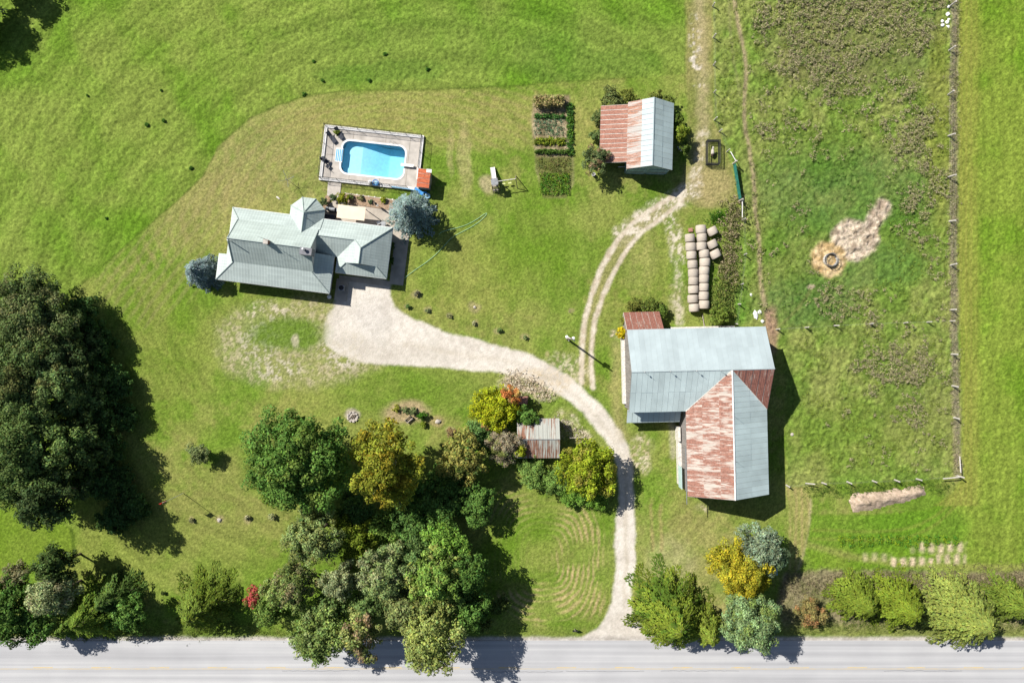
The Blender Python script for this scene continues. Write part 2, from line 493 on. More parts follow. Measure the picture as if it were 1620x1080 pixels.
# ------------------------------------------------------------------ ground: one fine sheet cut into lawn, fields, pasture, gravel
STEP = 0.2
GX0, GX1, GY0, GY1 = -84.0, 84.0, -47.6, 57.6
nx = int(round((GX1-GX0)/STEP))+1; ny = int(round((GY1-GY0)/STEP))+1
gx, gy = np.meshgrid(np.linspace(GX0, GX1, nx), np.linspace(GY0, GY1, ny), indexing='xy')
gx = gx.ravel(); gy = gy.ravel()
X = gx*S+810; Y = 540-gy*S            # plan position in photograph pixels (a unit of about 9 cm)
wx = (fbm(gx, gy, 3.0, 3)-.5)*14; wy = (fbm(gx, gy, 3.0, 5)-.5)*14
wf = (fbm(gx, gy, .8, 9, 3)-.5)*9
Xw = X+wx; Yw = Y+wy

def inside(poly, soft=6.0, warp=1.0, sm=0):
    p = smooth_line(poly, sm, True) if sm else poly
    return 1-sstep(-soft, soft, poly_sd(X+wx*warp, Y+wy*warp, p)+wf*warp*.6)
def near(line, r, soft=4.0, warp=1.0, sm=2):
    p = smooth_line(line, sm) if sm else line
    return 1-sstep(r-soft, r+soft, seg_dist(X+wx*warp*.5, Y+wy*warp*.5, p)+wf*warp*.5)
def blob(cx, cy, rx, ry, soft=.35):
    d = np.hypot((Xw-cx)/rx, (Yw-cy)/ry)+wf*.02
    return 1-sstep(1-soft, 1+soft, d)

big = fbm(gx, gy, 14, 21); mid = fbm(gx, gy, 3.5, 31); fine = fbm(gx, gy, .9, 41, 3)
spk = np.random.default_rng(5).random(gx.shape).astype(np.float32)
spk2 = vnoise(gx, gy, .42, 77)
col = np.zeros((len(gx), 3), dtype=np.float32)
def lay(w, c):
    global col
    w = np.clip(w, 0, 1)[:, None]
    col = col*(1-w)+np.asarray(c, dtype=np.float32)*w
def band(t, lo, a, hi, b):
    t = sstep(lo, hi, t)[:, None]
    return np.asarray(a, dtype=np.float32)*(1-t)+np.asarray(b, dtype=np.float32)*t

# lawn
col[:] = band(big*.5+mid*.5, .35, (.106, .178, .020), .65, (.174, .206, .046))
lawn_dry = sstep(.5, .72, fbm(gx, gy, 6, 51)*.6+fine*.4)
lay(lawn_dry*.5, (.215, .205, .065))

# worn parts of the lawn, paler than the rest
for b, k, c in ((blob(420, 260, 170, 110), .55, (0.236, 0.218, 0.083)), (blob(700, 190, 260, 45), .6, (0.242, 0.230, 0.071)),
                (blob(330, 330, 110, 70), .55, (0.224, 0.212, 0.071)), (blob(735, 250, 12, 55), .5, (0.319, 0.271, 0.130)),
                (blob(712, 240, 6, 40), .35, (0.295, 0.260, 0.118)), (blob(560, 640, 130, 60), .15, (0.212, 0.212, 0.059)),
                (blob(720, 440, 120, 70), .35, (0.212, 0.218, 0.053)), (blob(250, 560, 80, 120), .35, (0.097, 0.159, 0.014)),
                (blob(640, 620, 120, 40), .5, (0.085, 0.165, 0.012)), (blob(850, 380, 60, 90), .55, (0.097, 0.177, 0.014)),
                (blob(680, 420, 30, 40), .4, (0.083, 0.165, 0.012)), (blob(1070, 880, 120, 60), .45, (0.218, 0.224, 0.071)),
                (blob(1115, 855, 50, 70), .35, (0.242, 0.218, 0.083)), (blob(1060, 900, 40, 50), .3, (0.307, 0.295, 0.165)),
                (blob(1120, 970, 40, 40), .4, (0.283, 0.236, 0.106)), (blob(1000, 430, 60, 90), .3, (0.189, 0.201, 0.047)),
                (blob(800, 850, 30, 60), .3, (0.088, 0.171, 0.012)), (blob(1010, 400, 30, 60), .3, (0.260, 0.236, 0.094)),
                (blob(290, 850, 190, 80), .45, (0.147, 0.183, 0.035)), (blob(380, 790, 120, 60), .35, (0.189, 0.177, 0.059)),
                (blob(150, 880, 60, 60), .3, (0.153, 0.189, 0.035))):
    lay(b*k*(.5+fine), c)
col *= (.86+.28*(vnoise(np.hypot(gx+20, gy-12), np.arctan2(gy-12, gx+20)*5, .5, 317)))[:, None]
# mower stripes, curved round the pool lawn and straight on the house lawn
ang = np.hypot((X-640)/1.7, Y-330)
st = .5+.5*np.sin(ang*2*math.pi/13+fine*3)
lay(inside([(330,290),(400,190),(500,152),(860,135),(860,230),(700,240),(680,200),(520,190),(490,290),(370,320),(240,430),(170,430)], 14)*sstep(.45, .9, st)*.42*(.4+fine), (.235, .205, .080))
dd = (X*.62+Y*.78)
st = .5+.5*np.sin((X*.80+Y*.60+mid*8)*2*math.pi/15)
lay(inside([(150,430),(320,290),(420,210),(480,240),(400,330),(340,440),(230,520),(160,470)], 14)*sstep(.4, .9, st)*.35, (.21, .19, .08))
# dry mown swaths on the lawn between the trees and the drive
ov = ((np.abs(X-862)/84)**3+(np.abs(Y-885)/104)**3)**(1/3)
st = .5+.5*np.sin((ov*96+mid*9+big*14+fine*3)*2*math.pi/(9.0))
st = st*(.15+1.3*vnoise(gx, gy, 1.9, 207))
swath = inside([(775,775),(880,765),(968,800),(972,890),(965,960),(930,990),(820,990),(770,940),(770,880)], 6)
sw2 = 1.1*blob(915, 875, 36, 85)+1.0*blob(870, 955, 90, 30)+.5*blob(800, 800, 40, 34)
lay(swath*sstep(.30, .85, st)*np.clip(.10+.62*sw2, 0, .72)*(.45+fine*.9), (.38, .29, .145))
lay(swath*.25*(1-np.clip(sw2, 0, 1)), (.09, .16, .01))
for xx in (1032, 1046):
    lay(near([(xx, 800), (xx, 870)], 2.5, 2.5)*.5, (.29, .22, .10))
st = .5+.5*np.sin((X+mid*8)*2*math.pi/10)
lay(inside([(1245,765),(1270,770),(1285,800),(1278,860),(1262,905),(1250,900),(1250,830)], 5)*(.35+.4*sstep(.4, .9, st)), (.29, .24, .10))
lay(near([(1283,790),(1282,840),(1265,900)], 2, 2)*.6, (.36, .30, .17))

# hay field
FIELD = [(-900,-700),(1084,-700),(1085,118),(1040,121),(950,125),(860,131),(790,138),(720,141),(600,143),(545,144),(490,150),(440,166),(395,187),(345,232),(322,278),
         (240,352),(150,432),(60,500),(-20,560),(-900,900)]
w_field = inside(FIELD, 2.5, .25)
fcol = band(big*.55+mid*.3+.15*vnoise(gx*.8+gy*.6, gy*.1, 2.2, 61), .3, (.094, .180, .015), .66, (.152, .202, .038))
r_ = np.hypot(X-700, Y-620)
fcol = fcol*(1+.09*np.sin(r_*2*math.pi/46+mid*3)[:, None]+.05*np.sin(r_*2*math.pi/13+mid*3)[:, None])
th_ = np.arctan2(Y-620, X-700)
stk = vnoise(r_/S, th_*9.0, .38, 305)*.75+vnoise(r_/S, th_*5.0, 1.3, 309)*.25
fcol = fcol*(.72+.24*spk2+.32*stk)[:, None]
w_lush = np.clip(blob(560, 118, 60, 16)+blob(640, 110, 60, 16)+blob(880, 95, 55, 38)+.7*blob(990, 100, 60, 22)+.6*blob(760, 60, 300, 60, .6), 0, 1)
fcol = fcol*(1-.35*w_lush[:, None])+np.array((.038, .125, .010))*.35*w_lush[:, None]
col = col*(1-w_field[:, None])+fcol*w_field[:, None]
# far-left corner by the road
w_fc = inside([(-300,800),(60,800),(116,838),(120,880),(70,900),(-300,950)], 3, .4)
lay(w_fc*.7, (.11, .175, .015))
lay(near([(112,835),(118,880)], 2, 2)*.7, (.04, .07, .01))
# edge of the cut, with taller dark grass
ed = np.abs(poly_sd(X+wx*.25, Y+wy*.25, FIELD))
lay((1-sstep(0, 3.2, ed))*.5*(X < 1000), (.055, .085, .012))
# scattered tall dark tufts in the field are built as plants

# farm lane running north
LANE = [(1083,-700),(1128,-700),(1128,60),(1130,190),(1142,215),(1160,262),(1168,320),(1150,330),(1105,330),(1070,310),(1088,240),(1086,120)]
w_lane = inside(LANE, 4, .4)
lay(w_lane*.75, band(mid, .35, (.150, .160, .045), .65, (.235, .205, .085)))
lay(near([(1106,-60),(1108,60),(1112,140),(1112,220),(1098,285)], 9, 8)*.55*(.5+fine), (.34, .28, .16))
lay(sstep(.52, .66, fine*.6+spk2*.4)*near([(1100,30),(1098,60),(1102,100),(1104,130)], 8, 5), (.45, .41, .33))
lay(blob(1130, 295, 34, 30)*.55, (.31, .25, .12))

# pasture
PAST = [(1128,-700),(1506,-700),(1506,100),(1508,400),(1512,700),(1514,752),(1400,762),(1290,764),(1246,770),(1240,560),(1215,515),(1160,515),(1166,430),(1172,320),(1160,262),(1142,215),(1130,190)]
w_past = inside(PAST, 3, .4)
pc = band(mid*.6+big*.4, .36, (.110, .176, .028), .64, (.180, .208, .056))
pc = pc*(.72+.56*spk2)[:, None]*(.8+.4*fine)[:, None]
col = col*(1-w_past[:, None])+pc*w_past[:, None]
for b, k, c in ((blob(1330, 300, 150, 70), .5, (.055, .125, .030)), (blob(1260, 400, 60, 60), .4, (.05, .125, .012)),
                (blob(1380, 420, 90, 36), .45, (.055, .125, .030)), (blob(1280, 480, 80, 40), .55, (.05, .118, .028)),
                (blob(1440, 350, 36, 60), .4, (.045, .12, .012)), (blob(1160, 480, 34, 40), .6, (.05, .16, .01)),
                (blob(1330, 70, 110, 80), .55, (.135, .125, .055)), (blob(1455, 60, 40, 80), .35, (.125, .13, .05)),
                (blob(1290, 235, 70, 40), .4, (.06, .14, .012)), (blob(1450, 640, 60, 60), .35, (.13, .15, .045)),
                (blob(1360, 690, 130, 60), .25, (.12, .17, .02)), (blob(1485, 200, 18, 160), .5, (.145, .165, .025))):
    lay(w_past*b*k*(.5+fine), c)
CP = [(1158,-60),(1162,10),(1168,40),(1180,90),(1179,150),(1176,190),(1188,240),(1193,300),(1193,330),(1201,372),(1202,420),(1206,460),(1213,495),(1222,525)]
w_cp = near(CP, 3.0, 2.0, .5)
lay(near(CP, 7, 4, .5)*.4, (.15, .16, .05))
lay(w_cp*.85, (.26, .21, .125))
lay(near([(1153,0),(1156,60),(1162,110),(1172,150)], 2.2, 2, .5)*.35, (.2, .19, .09))
lay(blob(1222, 522, 12, 36)*.85, (.26, .17, .115))
lay(near([(1228,520),(1262,490),(1285,455)], 2.5, 2, .6)*.5, (.14, .14, .05))
# feeding ground: trampled pale mud, and clean straw round the ring feeder
w_sand = np.clip(blob(1352, 378, 37, 33, .16)+near([(1370,372),(1385,345),(1398,328)], 13, 5), 0, 1)
lay(w_sand, band(fine*.6+spk2*.4, .35, (.26, .205, .15), .62, (.47, .395, .30)))
w_straw = blob(1311, 411, 28, 26, .16)
lay(w_straw, band(fine*.5+spk2*.5, .35, (.33, .23, .11), .65, (.50, .38, .215)))
lay(blob(1283, 455, 7, 4)*.9, (.33, .27, .19))
# fence strip, mown headland and the crop field on the right
w_row = near([(1512,-700),(1510,150),(1508,400),(1512,640),(1516,752)], 6, 3, .8, 0)
lay(w_row*.6, band(fine, .35, (.17, .145, .095), .65, (.26, .22, .15)))
CROP = [(1520,-700),(2600,-700),(2600,905),(1290,905),(1275,870),(1285,815),(1400,812),(1470,806),(1508,780),(1524,755),(1522,640),(1516,400),(1517,150)]
w_crop = inside(CROP, 3, .35)
cstk = vnoise(gx, gy*.07, .5, 311)
cc_ = band(mid*.4+big*.6, .35, (.104, .188, .015), .65, (.152, .206, .030))*(.70+.32*spk2+.28*cstk)[:, None]
col = col*(1-w_crop[:, None])+cc_*w_crop[:, None]
st = .5+.5*np.sin((X+mid*3)*2*math.pi/8)
lay(w_crop*(1-sstep(1535, 1558, Xw))*(Y < 800)*(.45+.3*st), (.205, .205, .045))
lay(w_crop*near([(1500,830),(1400,840),(1290,838)], 30, 14)*.35, (.06, .155, .012))
for yy in (838, 852):
    lay(near([(1286,yy),(1420,yy+4),(1480,yy-18),(1528,yy-70)], 2.5, 2, .4)*.35, (.19, .19, .045))
lay(near([(1270,858),(1350,882),(1450,896),(1700,897)], 5, 4, .4)*.45, (.235, .215, .075))
# dry unmown strip under the roadside trees
w_dead = inside([(1240,905),(1300,902),(1450,903),(2600,900),(2600,1000),(1240,1003),(1228,960)], 5, .8)
lay(w_dead*.85, band(mid*.5+fine*.5, .36, (.125, .115, .055), .62, (.20, .165, .105)))
lay(w_dead*sstep(975, 1000, Yw)*.7, (.14, .165, .035))

# gravel drive, yard and wheel tracks
DRIVE = [(540,440),(616,440),(619,478),(640,500),(700,524),(765,541),(830,556),(890,585),(930,622),(962,655),(990,695),(1003,740),(1005,800),(1004,880),(999,955),(1004,984),(1035,1000),(1085,1014),
         (900,1014),(940,998),(960,975),(972,935),(974,880),(977,800),(979,752),(965,703),(925,655),(880,617),(820,594),(740,584),(650,579),(580,574),(533,561),(511,540),(514,505),(533,480)]
w_drive = inside(DRIVE, 3.0, .55, 1)
gcol = band(fine*.3+spk2*.2+mid*.5, .32, (.455, .415, .36), .66, (.57, .53, .47))
col = col*(1-w_drive[:, None])+gcol*w_drive[:, None]
lay(w_drive*near([(545,540),(600,560),(700,562)], 14, 12)*.3, (.33, .30, .25))
lay(w_drive*near([(991,745),(990,850),(988,960)], 2.5, 3)*.45, (.36, .31, .23))
lay(w_drive*near([(640,545),(740,562),(820,574),(885,602),(942,656),(978,702),(991,750)], 3.5, 4)*.3*(.4+fine), (.37, .32, .24))
lay(w_drive*sstep(.55, .7, fbm(gx, gy, 2.4, 331))*.28, (.36, .335, .29))
lay(blob(590, 500, 34, 34, .6)*w_drive*.3, (.40, .38, .36))
rub = sstep(.47, .62, fine*.45+spk2*.35+spk*.2)
lay(inside([(345,520),(372,490),(430,478),(500,470),(530,480),(515,540),(545,570),(600,580),(560,600),(500,612),(430,612),(360,590),(345,560)], 12)*.72*(.35+.75*rub), (.32, .285, .175))
lay(blob(425, 492, 34, 16)*.6*rub, (.42, .38, .29))
lay(blob(440, 585, 36, 16)*.45*rub, (.46, .43, .36))
lay(blob(410, 540, 30, 36)*.5*rub, (.42, .39, .31))
lay(blob(455, 528, 60, 26)*.85, (.085, .155, .014))
lay(blob(470, 540, 6, 10)*.7, (.38, .34, .25))
lay(blob(545, 555, 36, 28)*rub*.8, (.42, .38, .31))
L1 = [(919,605),(920,560),(925,505),(944,440),(966,395),(1000,352),(1045,322),(1082,300)]
L2 = [(938,612),(934,560),(941,508),(958,455),(984,407),(1010,372),(1042,347),(1080,318)]
w_tr = np.maximum(near(L1, 4.2, 2.5, .6), near(L2, 3.6, 2.5, .6))
w_tr = np.maximum(w_tr, near([(985,372),(1020,345),(1060,322),(1095,300)], 15, 7, .9)*(.25+.9*rub))
w_tr = np.maximum(w_tr, near([(1058,330),(1068,372),(1073,410)], 10, 6)*(.1+.8*rub))
w_tr = np.maximum(w_tr, near([(1070,400),(1074,450),(1076,510)], 6, 5)*(.15+.5*rub))
w_tr = np.maximum(w_tr, near([(1092,296),(1104,262),(1112,210)], 9, 7)*(.12+.5*rub))
lay(near([(929,600),(928,560),(934,505),(952,445),(975,400),(1005,362),(1045,335)], 11, 6)*.6, (.235, .21, .09))
lay(w_tr, band(fine*.5+spk2*.5, .3, (.40, .34, .255), .7, (.53, .475, .385)))
for b, k in ((blob(845, 608, 50, 22), 1.25), (blob(893, 668, 22, 22), .6), (blob(920, 690, 18, 12), .8), (blob(1012, 720, 20, 30), .75), (blob(1010, 555, 9, 50), .0),
             (blob(898, 582, 36, 22), .55), (blob(972, 530, 9, 7), .8), (blob(1112, 802, 12, 6), .7), (blob(1075, 470, 14, 40), .25), (blob(1078, 545, 10, 10), .5)):
    lay(b*k*(.25+.85*rub), band(fine, .3, (.36, .29, .185), .7, (.50, .43, .33)))
lay(near([(975,545),(974,640),(985,690)], 8, 7)*.45, (.27, .22, .11))
lay(near([(1064,660),(1066,720)], 5, 4)*.5, (.35, .32, .26))
# bare rings and beds
lay(blob(642, 652, 36, 17)*.8, (.33, .245, .15))
lay(blob(690, 668, 15, 8)*.6, (.30, .22, .12))
lay(blob(558, 658, 11, 9)*.8, (.36, .31, .26))
for cx, cy, r in ((660,465,9),(751,486,10),(645,485,5),(677,491,6),(711,500,6),(750,511,5),(790,522,6),(831,533,6),(347,822,7),(302,824,6),(391,820,7),(428,818,6),(713,683,8),(773,290,16),(868,560,5),(904,495,5)):
    lay(blob(cx, cy, r, r*.9)*.6, (.27, .225, .12))
lay(blob(772, 288, 14, 14)*.6, (.32, .28, .16))
# vegetable plot
w_veg = inside([(843,152),(900,150),(906,230),(908,290),(895,312),(860,312),(849,270),(842,200)], 3, .3)
lay(w_veg*.9, band(fine, .35, (.17, .13, .08), .65, (.33, .265, .175)))
lay(w_veg*sstep(245, 252, Y)*.85, (.10, .125, .025))
# plot by the crop field: rows of pale soil
w_plot = inside([(1318,845),(1528,845),(1528,897),(1390,897),(1318,870)], 4, .6)
for (x0, x1, y0, y1, k) in ((1455,1528,858,872,.8),(1410,1475,882,895,.95),(1480,1528,876,890,.85),(1365,1410,875,888,.45),(1440,1500,866,876,.3)):
    cell = .55+.45*np.sin((X-x0)*2*math.pi/15)
    lay(inside([(x0,y0),(x1,y0),(x1,y1),(x0,y1)], 3, .5)*k*np.clip(cell, .1, 1), (.48, .385, .27))
# gravel shoulder of the road
w_sh = sstep(1003, 1010, Yw*.4+Y*.6)
lay(w_sh, band(fine*.6+spk2*.4, .3, (.33, .30, .265), .7, (.43, .40, .36)))
lay(sstep(984, 1000, Yw)*(1-w_sh)*(1-w_drive)*.45, (.12, .155, .03))

# relief: mown lawn is nearly flat, the fields and pasture are lumpy
lump = fbm(gx, gy, .48, 101, 2)-.5
tuft = np.clip(vnoise(gx, gy, .55, 113)-.55, 0, 1)
flat = np.clip(w_drive+w_tr+w_sh, 0, 1)
relief = .05*lump
relief = relief+(w_field*(.19*lump)+w_crop*.16*lump+w_past*(.36*lump+.22*tuft)+w_dead*.35*lump+w_row*.4*lump)
relief = relief*(1-flat*.92)+w_sand*.25*lump
relief = relief+(spk-.5)*(.03+.06*np.clip(w_field+w_crop+w_past+w_dead, 0, 1))*(1-flat)
alpha = np.clip(1-.72*np.clip(w_drive, 0, 1)-.6*np.clip(w_tr+w_sh, 0, 1)*(1-w_drive), .2, 1)
col *= (1+(.44*spk-.22)*alpha)[:, None]
col = np.concatenate([col, alpha[:, None]], 1)
site = np.zeros(len(gx), dtype=bool)
POOLHOLE = [(520,206),(664,222),(655,294),(514,278)]
site |= poly_sd(X, Y, POOLHOLE) < -4
gz = relief-.02
Vg = np.stack([gx, gy, gz], 1)
# which region a face belongs to
reg = np.zeros(len(gx), dtype=np.int8)
reg[w_field > .5] = 1; reg[w_past > .5] = 2; reg[w_crop > .5] = 3; reg[w_lane > .5] = 4; reg[(w_dead > .5) | (w_row > .5)] = 5
reg[w_cp > .5] = 6; reg[(w_tr > .5)] = 7; reg[w_drive > .5] = 8; reg[(w_sh > .5) & (w_drive <= .5)] = 9; reg[(w_sand > .5) | (w_straw > .5)] = 10
reg[w_veg > .5] = 11
ii, jj = np.meshgrid(np.arange(nx-1), np.arange(ny-1), indexing='xy')
a = (jj*nx+ii).ravel()
Fg = np.stack([a, a+1, a+nx+1, a+nx], 1)
Fg = Fg[~site[Fg].all(1)]
fr = reg[Fg[:, 0]]
NAMES = ['lawn','hay_field','pasture','crop_field','farm_lane','rough_verge','cow_path','wheel_tracks','gravel_driveway','gravel_shoulder','feeding_ground','vegetable_plot']
LAB = ['mown green and straw coloured lawn round the house','bright green hay field beyond the lawn','rough weedy green pasture beside the barn','even bright green crop field along the right edge',
       'worn grassy lane between the hay field and the pasture','dry brown unmown verge and fence strip','narrow trodden path winding down the pasture','pale twin wheel tracks curving up to the drive shed',
       'pale gravel driveway curving from the road to the house','gravel shoulder along the road','trampled bare ground in the pasture','soil of the vegetable plot']
for k, nm in enumerate(NAMES):
    f = Fg[fr == k]
    if not len(f): continue
    u, inv = np.unique(f, return_inverse=True)
    me = np_mesh(nm, Vg[u], inv.reshape(f.shape), col[u], True)
    tag(link(nm, me, MAT['ground']), LAB[k], None, None, 'structure')

# far ground round the fine sheet
def far_sheet(name, x0, x1, y0, y1, c):
    nxx = max(2, int((x1-x0)/20)); nyy = max(2, int((y1-y0)/20))
    fx, fy = np.meshgrid(np.linspace(x0, x1, nxx), np.linspace(y0, y1, nyy), indexing='xy')
    V = np.stack([fx.ravel(), fy.ravel(), np.full(fx.size, -.03)], 1)
    i2, j2 = np.meshgrid(np.arange(nxx-1), np.arange(nyy-1), indexing='xy'); b = (j2*nxx+i2).ravel()
    F = np.stack([b, b+1, b+nxx+1, b+nxx], 1)
    cs = np.asarray(c)[None, :]*(.8+.4*fbm(V[:, 0], V[:, 1], 60, 3))[:, None]
    tag(link(name, np_mesh(name, V, F, cs, True), MAT['ground']), None, None, None, 'structure')
far_sheet('far_field', -900, 900, GY1, 900, (.09, .165, .012))
far_sheet('far_field', -900, GX0, -60.0, GY1, (.09, .160, .012))
far_sheet('far_field', GX1, 900, -60.0, GY1, (.10, .175, .010))
far_sheet('far_field', GX0, GX1, -60.0, GY0, (.30, .27, .22))
far_sheet('far_field', -900, 900, -900, -60.0, (.10, .165, .015))

# ------------------------------------------------------------------ road
RY0 = W(0, 1013)[1]; RY1 = W(0, 1101)[1]; RZ = .06
rd = MB()
for i in range(30):
    xa, xb = -450+30*i, -420+30*i
    rd.poly([(xa, RY1, RZ), (xb, RY1, RZ), (xb, RY0, RZ), (xa, RY0, RZ)])
rd.poly([(-450, RY0, RZ), (450, RY0, RZ), (450, RY0+.12, -.1), (-450, RY0+.12, -.1)])
rd.poly([(450, RY1, RZ), (-450, RY1, RZ), (-450, RY1-.12, -.1), (450, RY1-.12, -.1)])
road = tag(rd.build('road', MAT['asphalt']), 'pale sun bleached two lane asphalt road', None, None, 'structure')
yc = W(0, 1057)[1]
MB().poly([(-450, yc-.07, RZ+.004), (450, yc-.07, RZ+.004), (450, yc+.07, RZ+.004), (-450, yc+.07, RZ+.004)]).build('solid_line', MAT['yellow2'], road)
x = -88.0
while x < 88:
    MB().poly([(x, yc+.13, RZ+.004), (x+2.9, yc+.13, RZ+.004), (x+2.9, yc+.28, RZ+.004), (x, yc+.28, RZ+.004)]).build('dashed_line', MAT['yellow'], road)
    x += 8.6
for k in range(5):                                  # sealed cracks by the centre line and across the lanes
    p = []
    x0 = (-34, 8, 22, -4, 55)[k]; y0 = yc-(.28, .35, .30, .42, .30)[k]
    for j in range(22): p.append((x0+j*.55, y0+random.uniform(-.06, .06)))
    mb = MB()
    for q in range(21): mb.poly([(p[q][0], p[q][1]-.025, RZ+.004), (p[q+1][0], p[q+1][1]-.025, RZ+.004), (p[q+1][0], p[q+1][1]+.02, RZ+.004), (p[q][0], p[q][1]+.02, RZ+.004)])
    mb.build('crack', MAT['crack'], road)
# ------------------------------------------------------------------ roofs made of sheets
def clip_poly(sub, cl):
    """clip polygon sub by the convex counter-clockwise polygon cl (2d)"""
    out = sub
    for i in range(len(cl)):
        ax, ay = cl[i]; bx, by = cl[(i+1) % len(cl)]
        inp, out = out, []
        if not inp: break
        def sd(p): return (bx-ax)*(p[1]-ay)-(by-ay)*(p[0]-ax)
        for j in range(len(inp)):
            p, q = inp[j-1], inp[j]
            dp, dq = sd(p), sd(q)
            if dq >= 0:
                if dp < 0:
                    t = dp/(dp-dq); out.append((p[0]+(q[0]-p[0])*t, p[1]+(q[1]-p[1])*t))
                out.append(q)
            elif dp >= 0:
                t = dp/(dp-dq); out.append((p[0]+(q[0]-p[0])*t, p[1]+(q[1]-p[1])*t))
    return out

def poly_area(p):
    return .5*sum(p[i-1][0]*p[i][1]-p[i][0]*p[i-1][1] for i in range(len(p)))

def uv_prism(name, poly, z0, z1):
    """flat solid in local u,v with uv coordinates in metres"""
    mb = MB(); mb.prism([(p[0], p[1], z0) for p in poly], (0, 0, z1-z0))
    me = mb.mesh(name)
    uv = me.uv_layers.new(name='UVMap')
    for l in me.loops:
        c = me.vertices[l.vertex_index].co
        uv.data[l.index].uv = (c.x, c.y)
    return me

SHEET_CACHE = {}
def slope(parent, pts3, width, rows, mats, deck=None, part='roof_sheet', seed=0, g=.016):
    """one roof slope. pts3: convex polygon in parent space, first edge is the eave (counter-clockwise from above).
    rows: cut lines up the slope as fractions; mats: one material (or a list to pick from) per row."""
    rn = random.Random(seed)
    P = [Vector(p) for p in pts3]
    U = (P[1]-P[0]).normalized()
    Nn = (P[1]-P[0]).cross(P[-1]-P[0]).normalized()
    if Nn.z < 0: Nn = -Nn
    V = Nn.cross(U)
    poly = [((p-P[0]).dot(U), (p-P[0]).dot(V)) for p in P]
    if poly_area(poly) < 0: poly.reverse()
    mw = Matrix((( U.x, V.x, Nn.x, P[0].x), (U.y, V.y, Nn.y, P[0].y), (U.z, V.z, Nn.z, P[0].z), (0, 0, 0, 1)))
    umin = min(p[0] for p in poly); umax = max(p[0] for p in poly); vmax = max(p[1] for p in poly)
    d = link('roof_deck', uv_prism('roof_deck', poly, -.12, -.005), deck or MAT['wood'], parent)
    d.matrix_local = mw
    n = max(1, round((umax-umin)/width)); w = (umax-umin)/n
    for r in range(len(rows)-1):
        v0, v1 = rows[r]*vmax, rows[r+1]*vmax
        mm = mats[r] if isinstance(mats[r], (list, tuple)) else [mats[r]]
        for k in range(n):
            u0 = umin+k*w
            cell = [(u0+g, v0-(.05 if r else 0)), (u0+w-g, v0-(.05 if r else 0)), (u0+w-g, v1-g), (u0+g, v1-g)]
            c = clip_poly(cell, poly)
            if len(c) < 3 or abs(poly_area(c)) < .02: continue
            mat = rn.choice(mm)
            full = abs(abs(poly_area(c))-(w-2*g)*(v1-g-v0+(.05 if r else 0))) < 1e-4
            off = Vector((u0, v0, .004+.02*r+rn.uniform(0, .012)))
            key = (round(w, 3), round(v1-v0, 3), r > 0, mat.name, g)
            if full and key in SHEET_CACHE:
                me = SHEET_CACHE[key]
            else:
                me = uv_prism(part, [(p[0]-u0, p[1]-v0) for p in c], 0, .018)
                me.materials.append(mat)
                if full: SHEET_CACHE[key] = me
            o = bpy.data.objects.new(part, me); C.objects.link(o); o.parent = parent
            o.matrix_local = mw @ Matrix.Translation(off) @ Matrix.Rotation(rn.uniform(-.004, .004), 4, 'X')

def cap_line(parent, name, a, b, r=.09, mat=None):
    MB().tube([Vector(a)+Vector((0, 0, .03)), Vector(b)+Vector((0, 0, .03))], r, 6).build(name, mat or MAT['cap'], parent)

def local_frame(rot_deg, u0, v0):
    """local building frame: u to the right, v down the picture, both in pixel units of S; returns empty position, angle, function"""
    a = math.radians(rot_deg)
    d = (math.cos(a), -math.sin(a)); v = (math.sin(a), math.cos(a))
    x = u0*d[0]+v0*v[0]; y = u0*d[1]+v0*v[1]
    loc = (x/S, -y/S, 0)
    def L(u, vv, h=0.0): return ((u-u0)/S, -(vv-v0)/S, h)
    return loc, a, L

# ------------------------------------------------------------------ L-shaped barn
loc, rz, L = local_frame(1.35, 300, 90)
barn = empty('barn', loc, rz, 'large L shaped barn with pale metal roof and patchy rusted wing', 'barn')
E, R_ = 5.3, 8.3
aU0, aU1, aV0, aV1, aR = 172.8, 380.5, -13.4, 110.5, 48.5
bU0, bU1, bR, bV1 = 258.0, 379.5, 318.8, 238.0
slope(barn, [L(aU1, aV0, E), L(aU0, aV0, E), L(aU0, aR, R_), L(aU1, aR, R_)], .76, [0, .49, 1], [MAT['galv_light']]*2, seed=1, g=.007)
slope(barn, [L(aU0, aV1, E), L(bU0, aV1, E), L(bR, aR, R_), L(aU0, aR, R_)], .76, [0, .5, 1], [MAT['galv_brightened']]*2, seed=2, g=.007)
slope(barn, [L(bU1-.5, aV1, E), L(aU1, aV1, E), L(aU1, aR, R_), L(bR, aR, R_)], .95, [0, .34, .66, 1], [MAT['rust_full']]*3, seed=3, deck=MAT['limewash'], g=.04)
slope(barn, [L(bU0, aV1, E), L(bU0, bV1, E), L(bR, bV1, R_), L(bR, aR+.6, R_)], .75, [0, .36, .72, 1], [MAT['rust_patchy']]*3, seed=4, deck=MAT['limewash'], g=.012)
slope(barn, [L(bU1, bV1, E), L(bU1, aV1, E), L(bR, aR+.6, R_), L(bR, bV1, R_)], .75, [0, .52, 1], [MAT['galv_brightened'], [MAT['galv_brightened']]], seed=5)
cap_line(barn, 'ridge_cap', L(aU0, aR, R_), L(aU1, aR, R_), .10, MAT['galv_light'])
cap_line(barn, 'ridge_cap', L(bR, aR, R_), L(bR, bV1, R_), .10, MAT['white'])
cap_line(barn, 'valley_flashing', L(bU0, aV1, E-.02), L(bR, aR, R_-.02), .07, MAT['limewash'])
cap_line(barn, 'valley_flashing', L(bU1, aV1, E-.02), L(bR, aR, R_-.02), .07, MAT['limewash'])
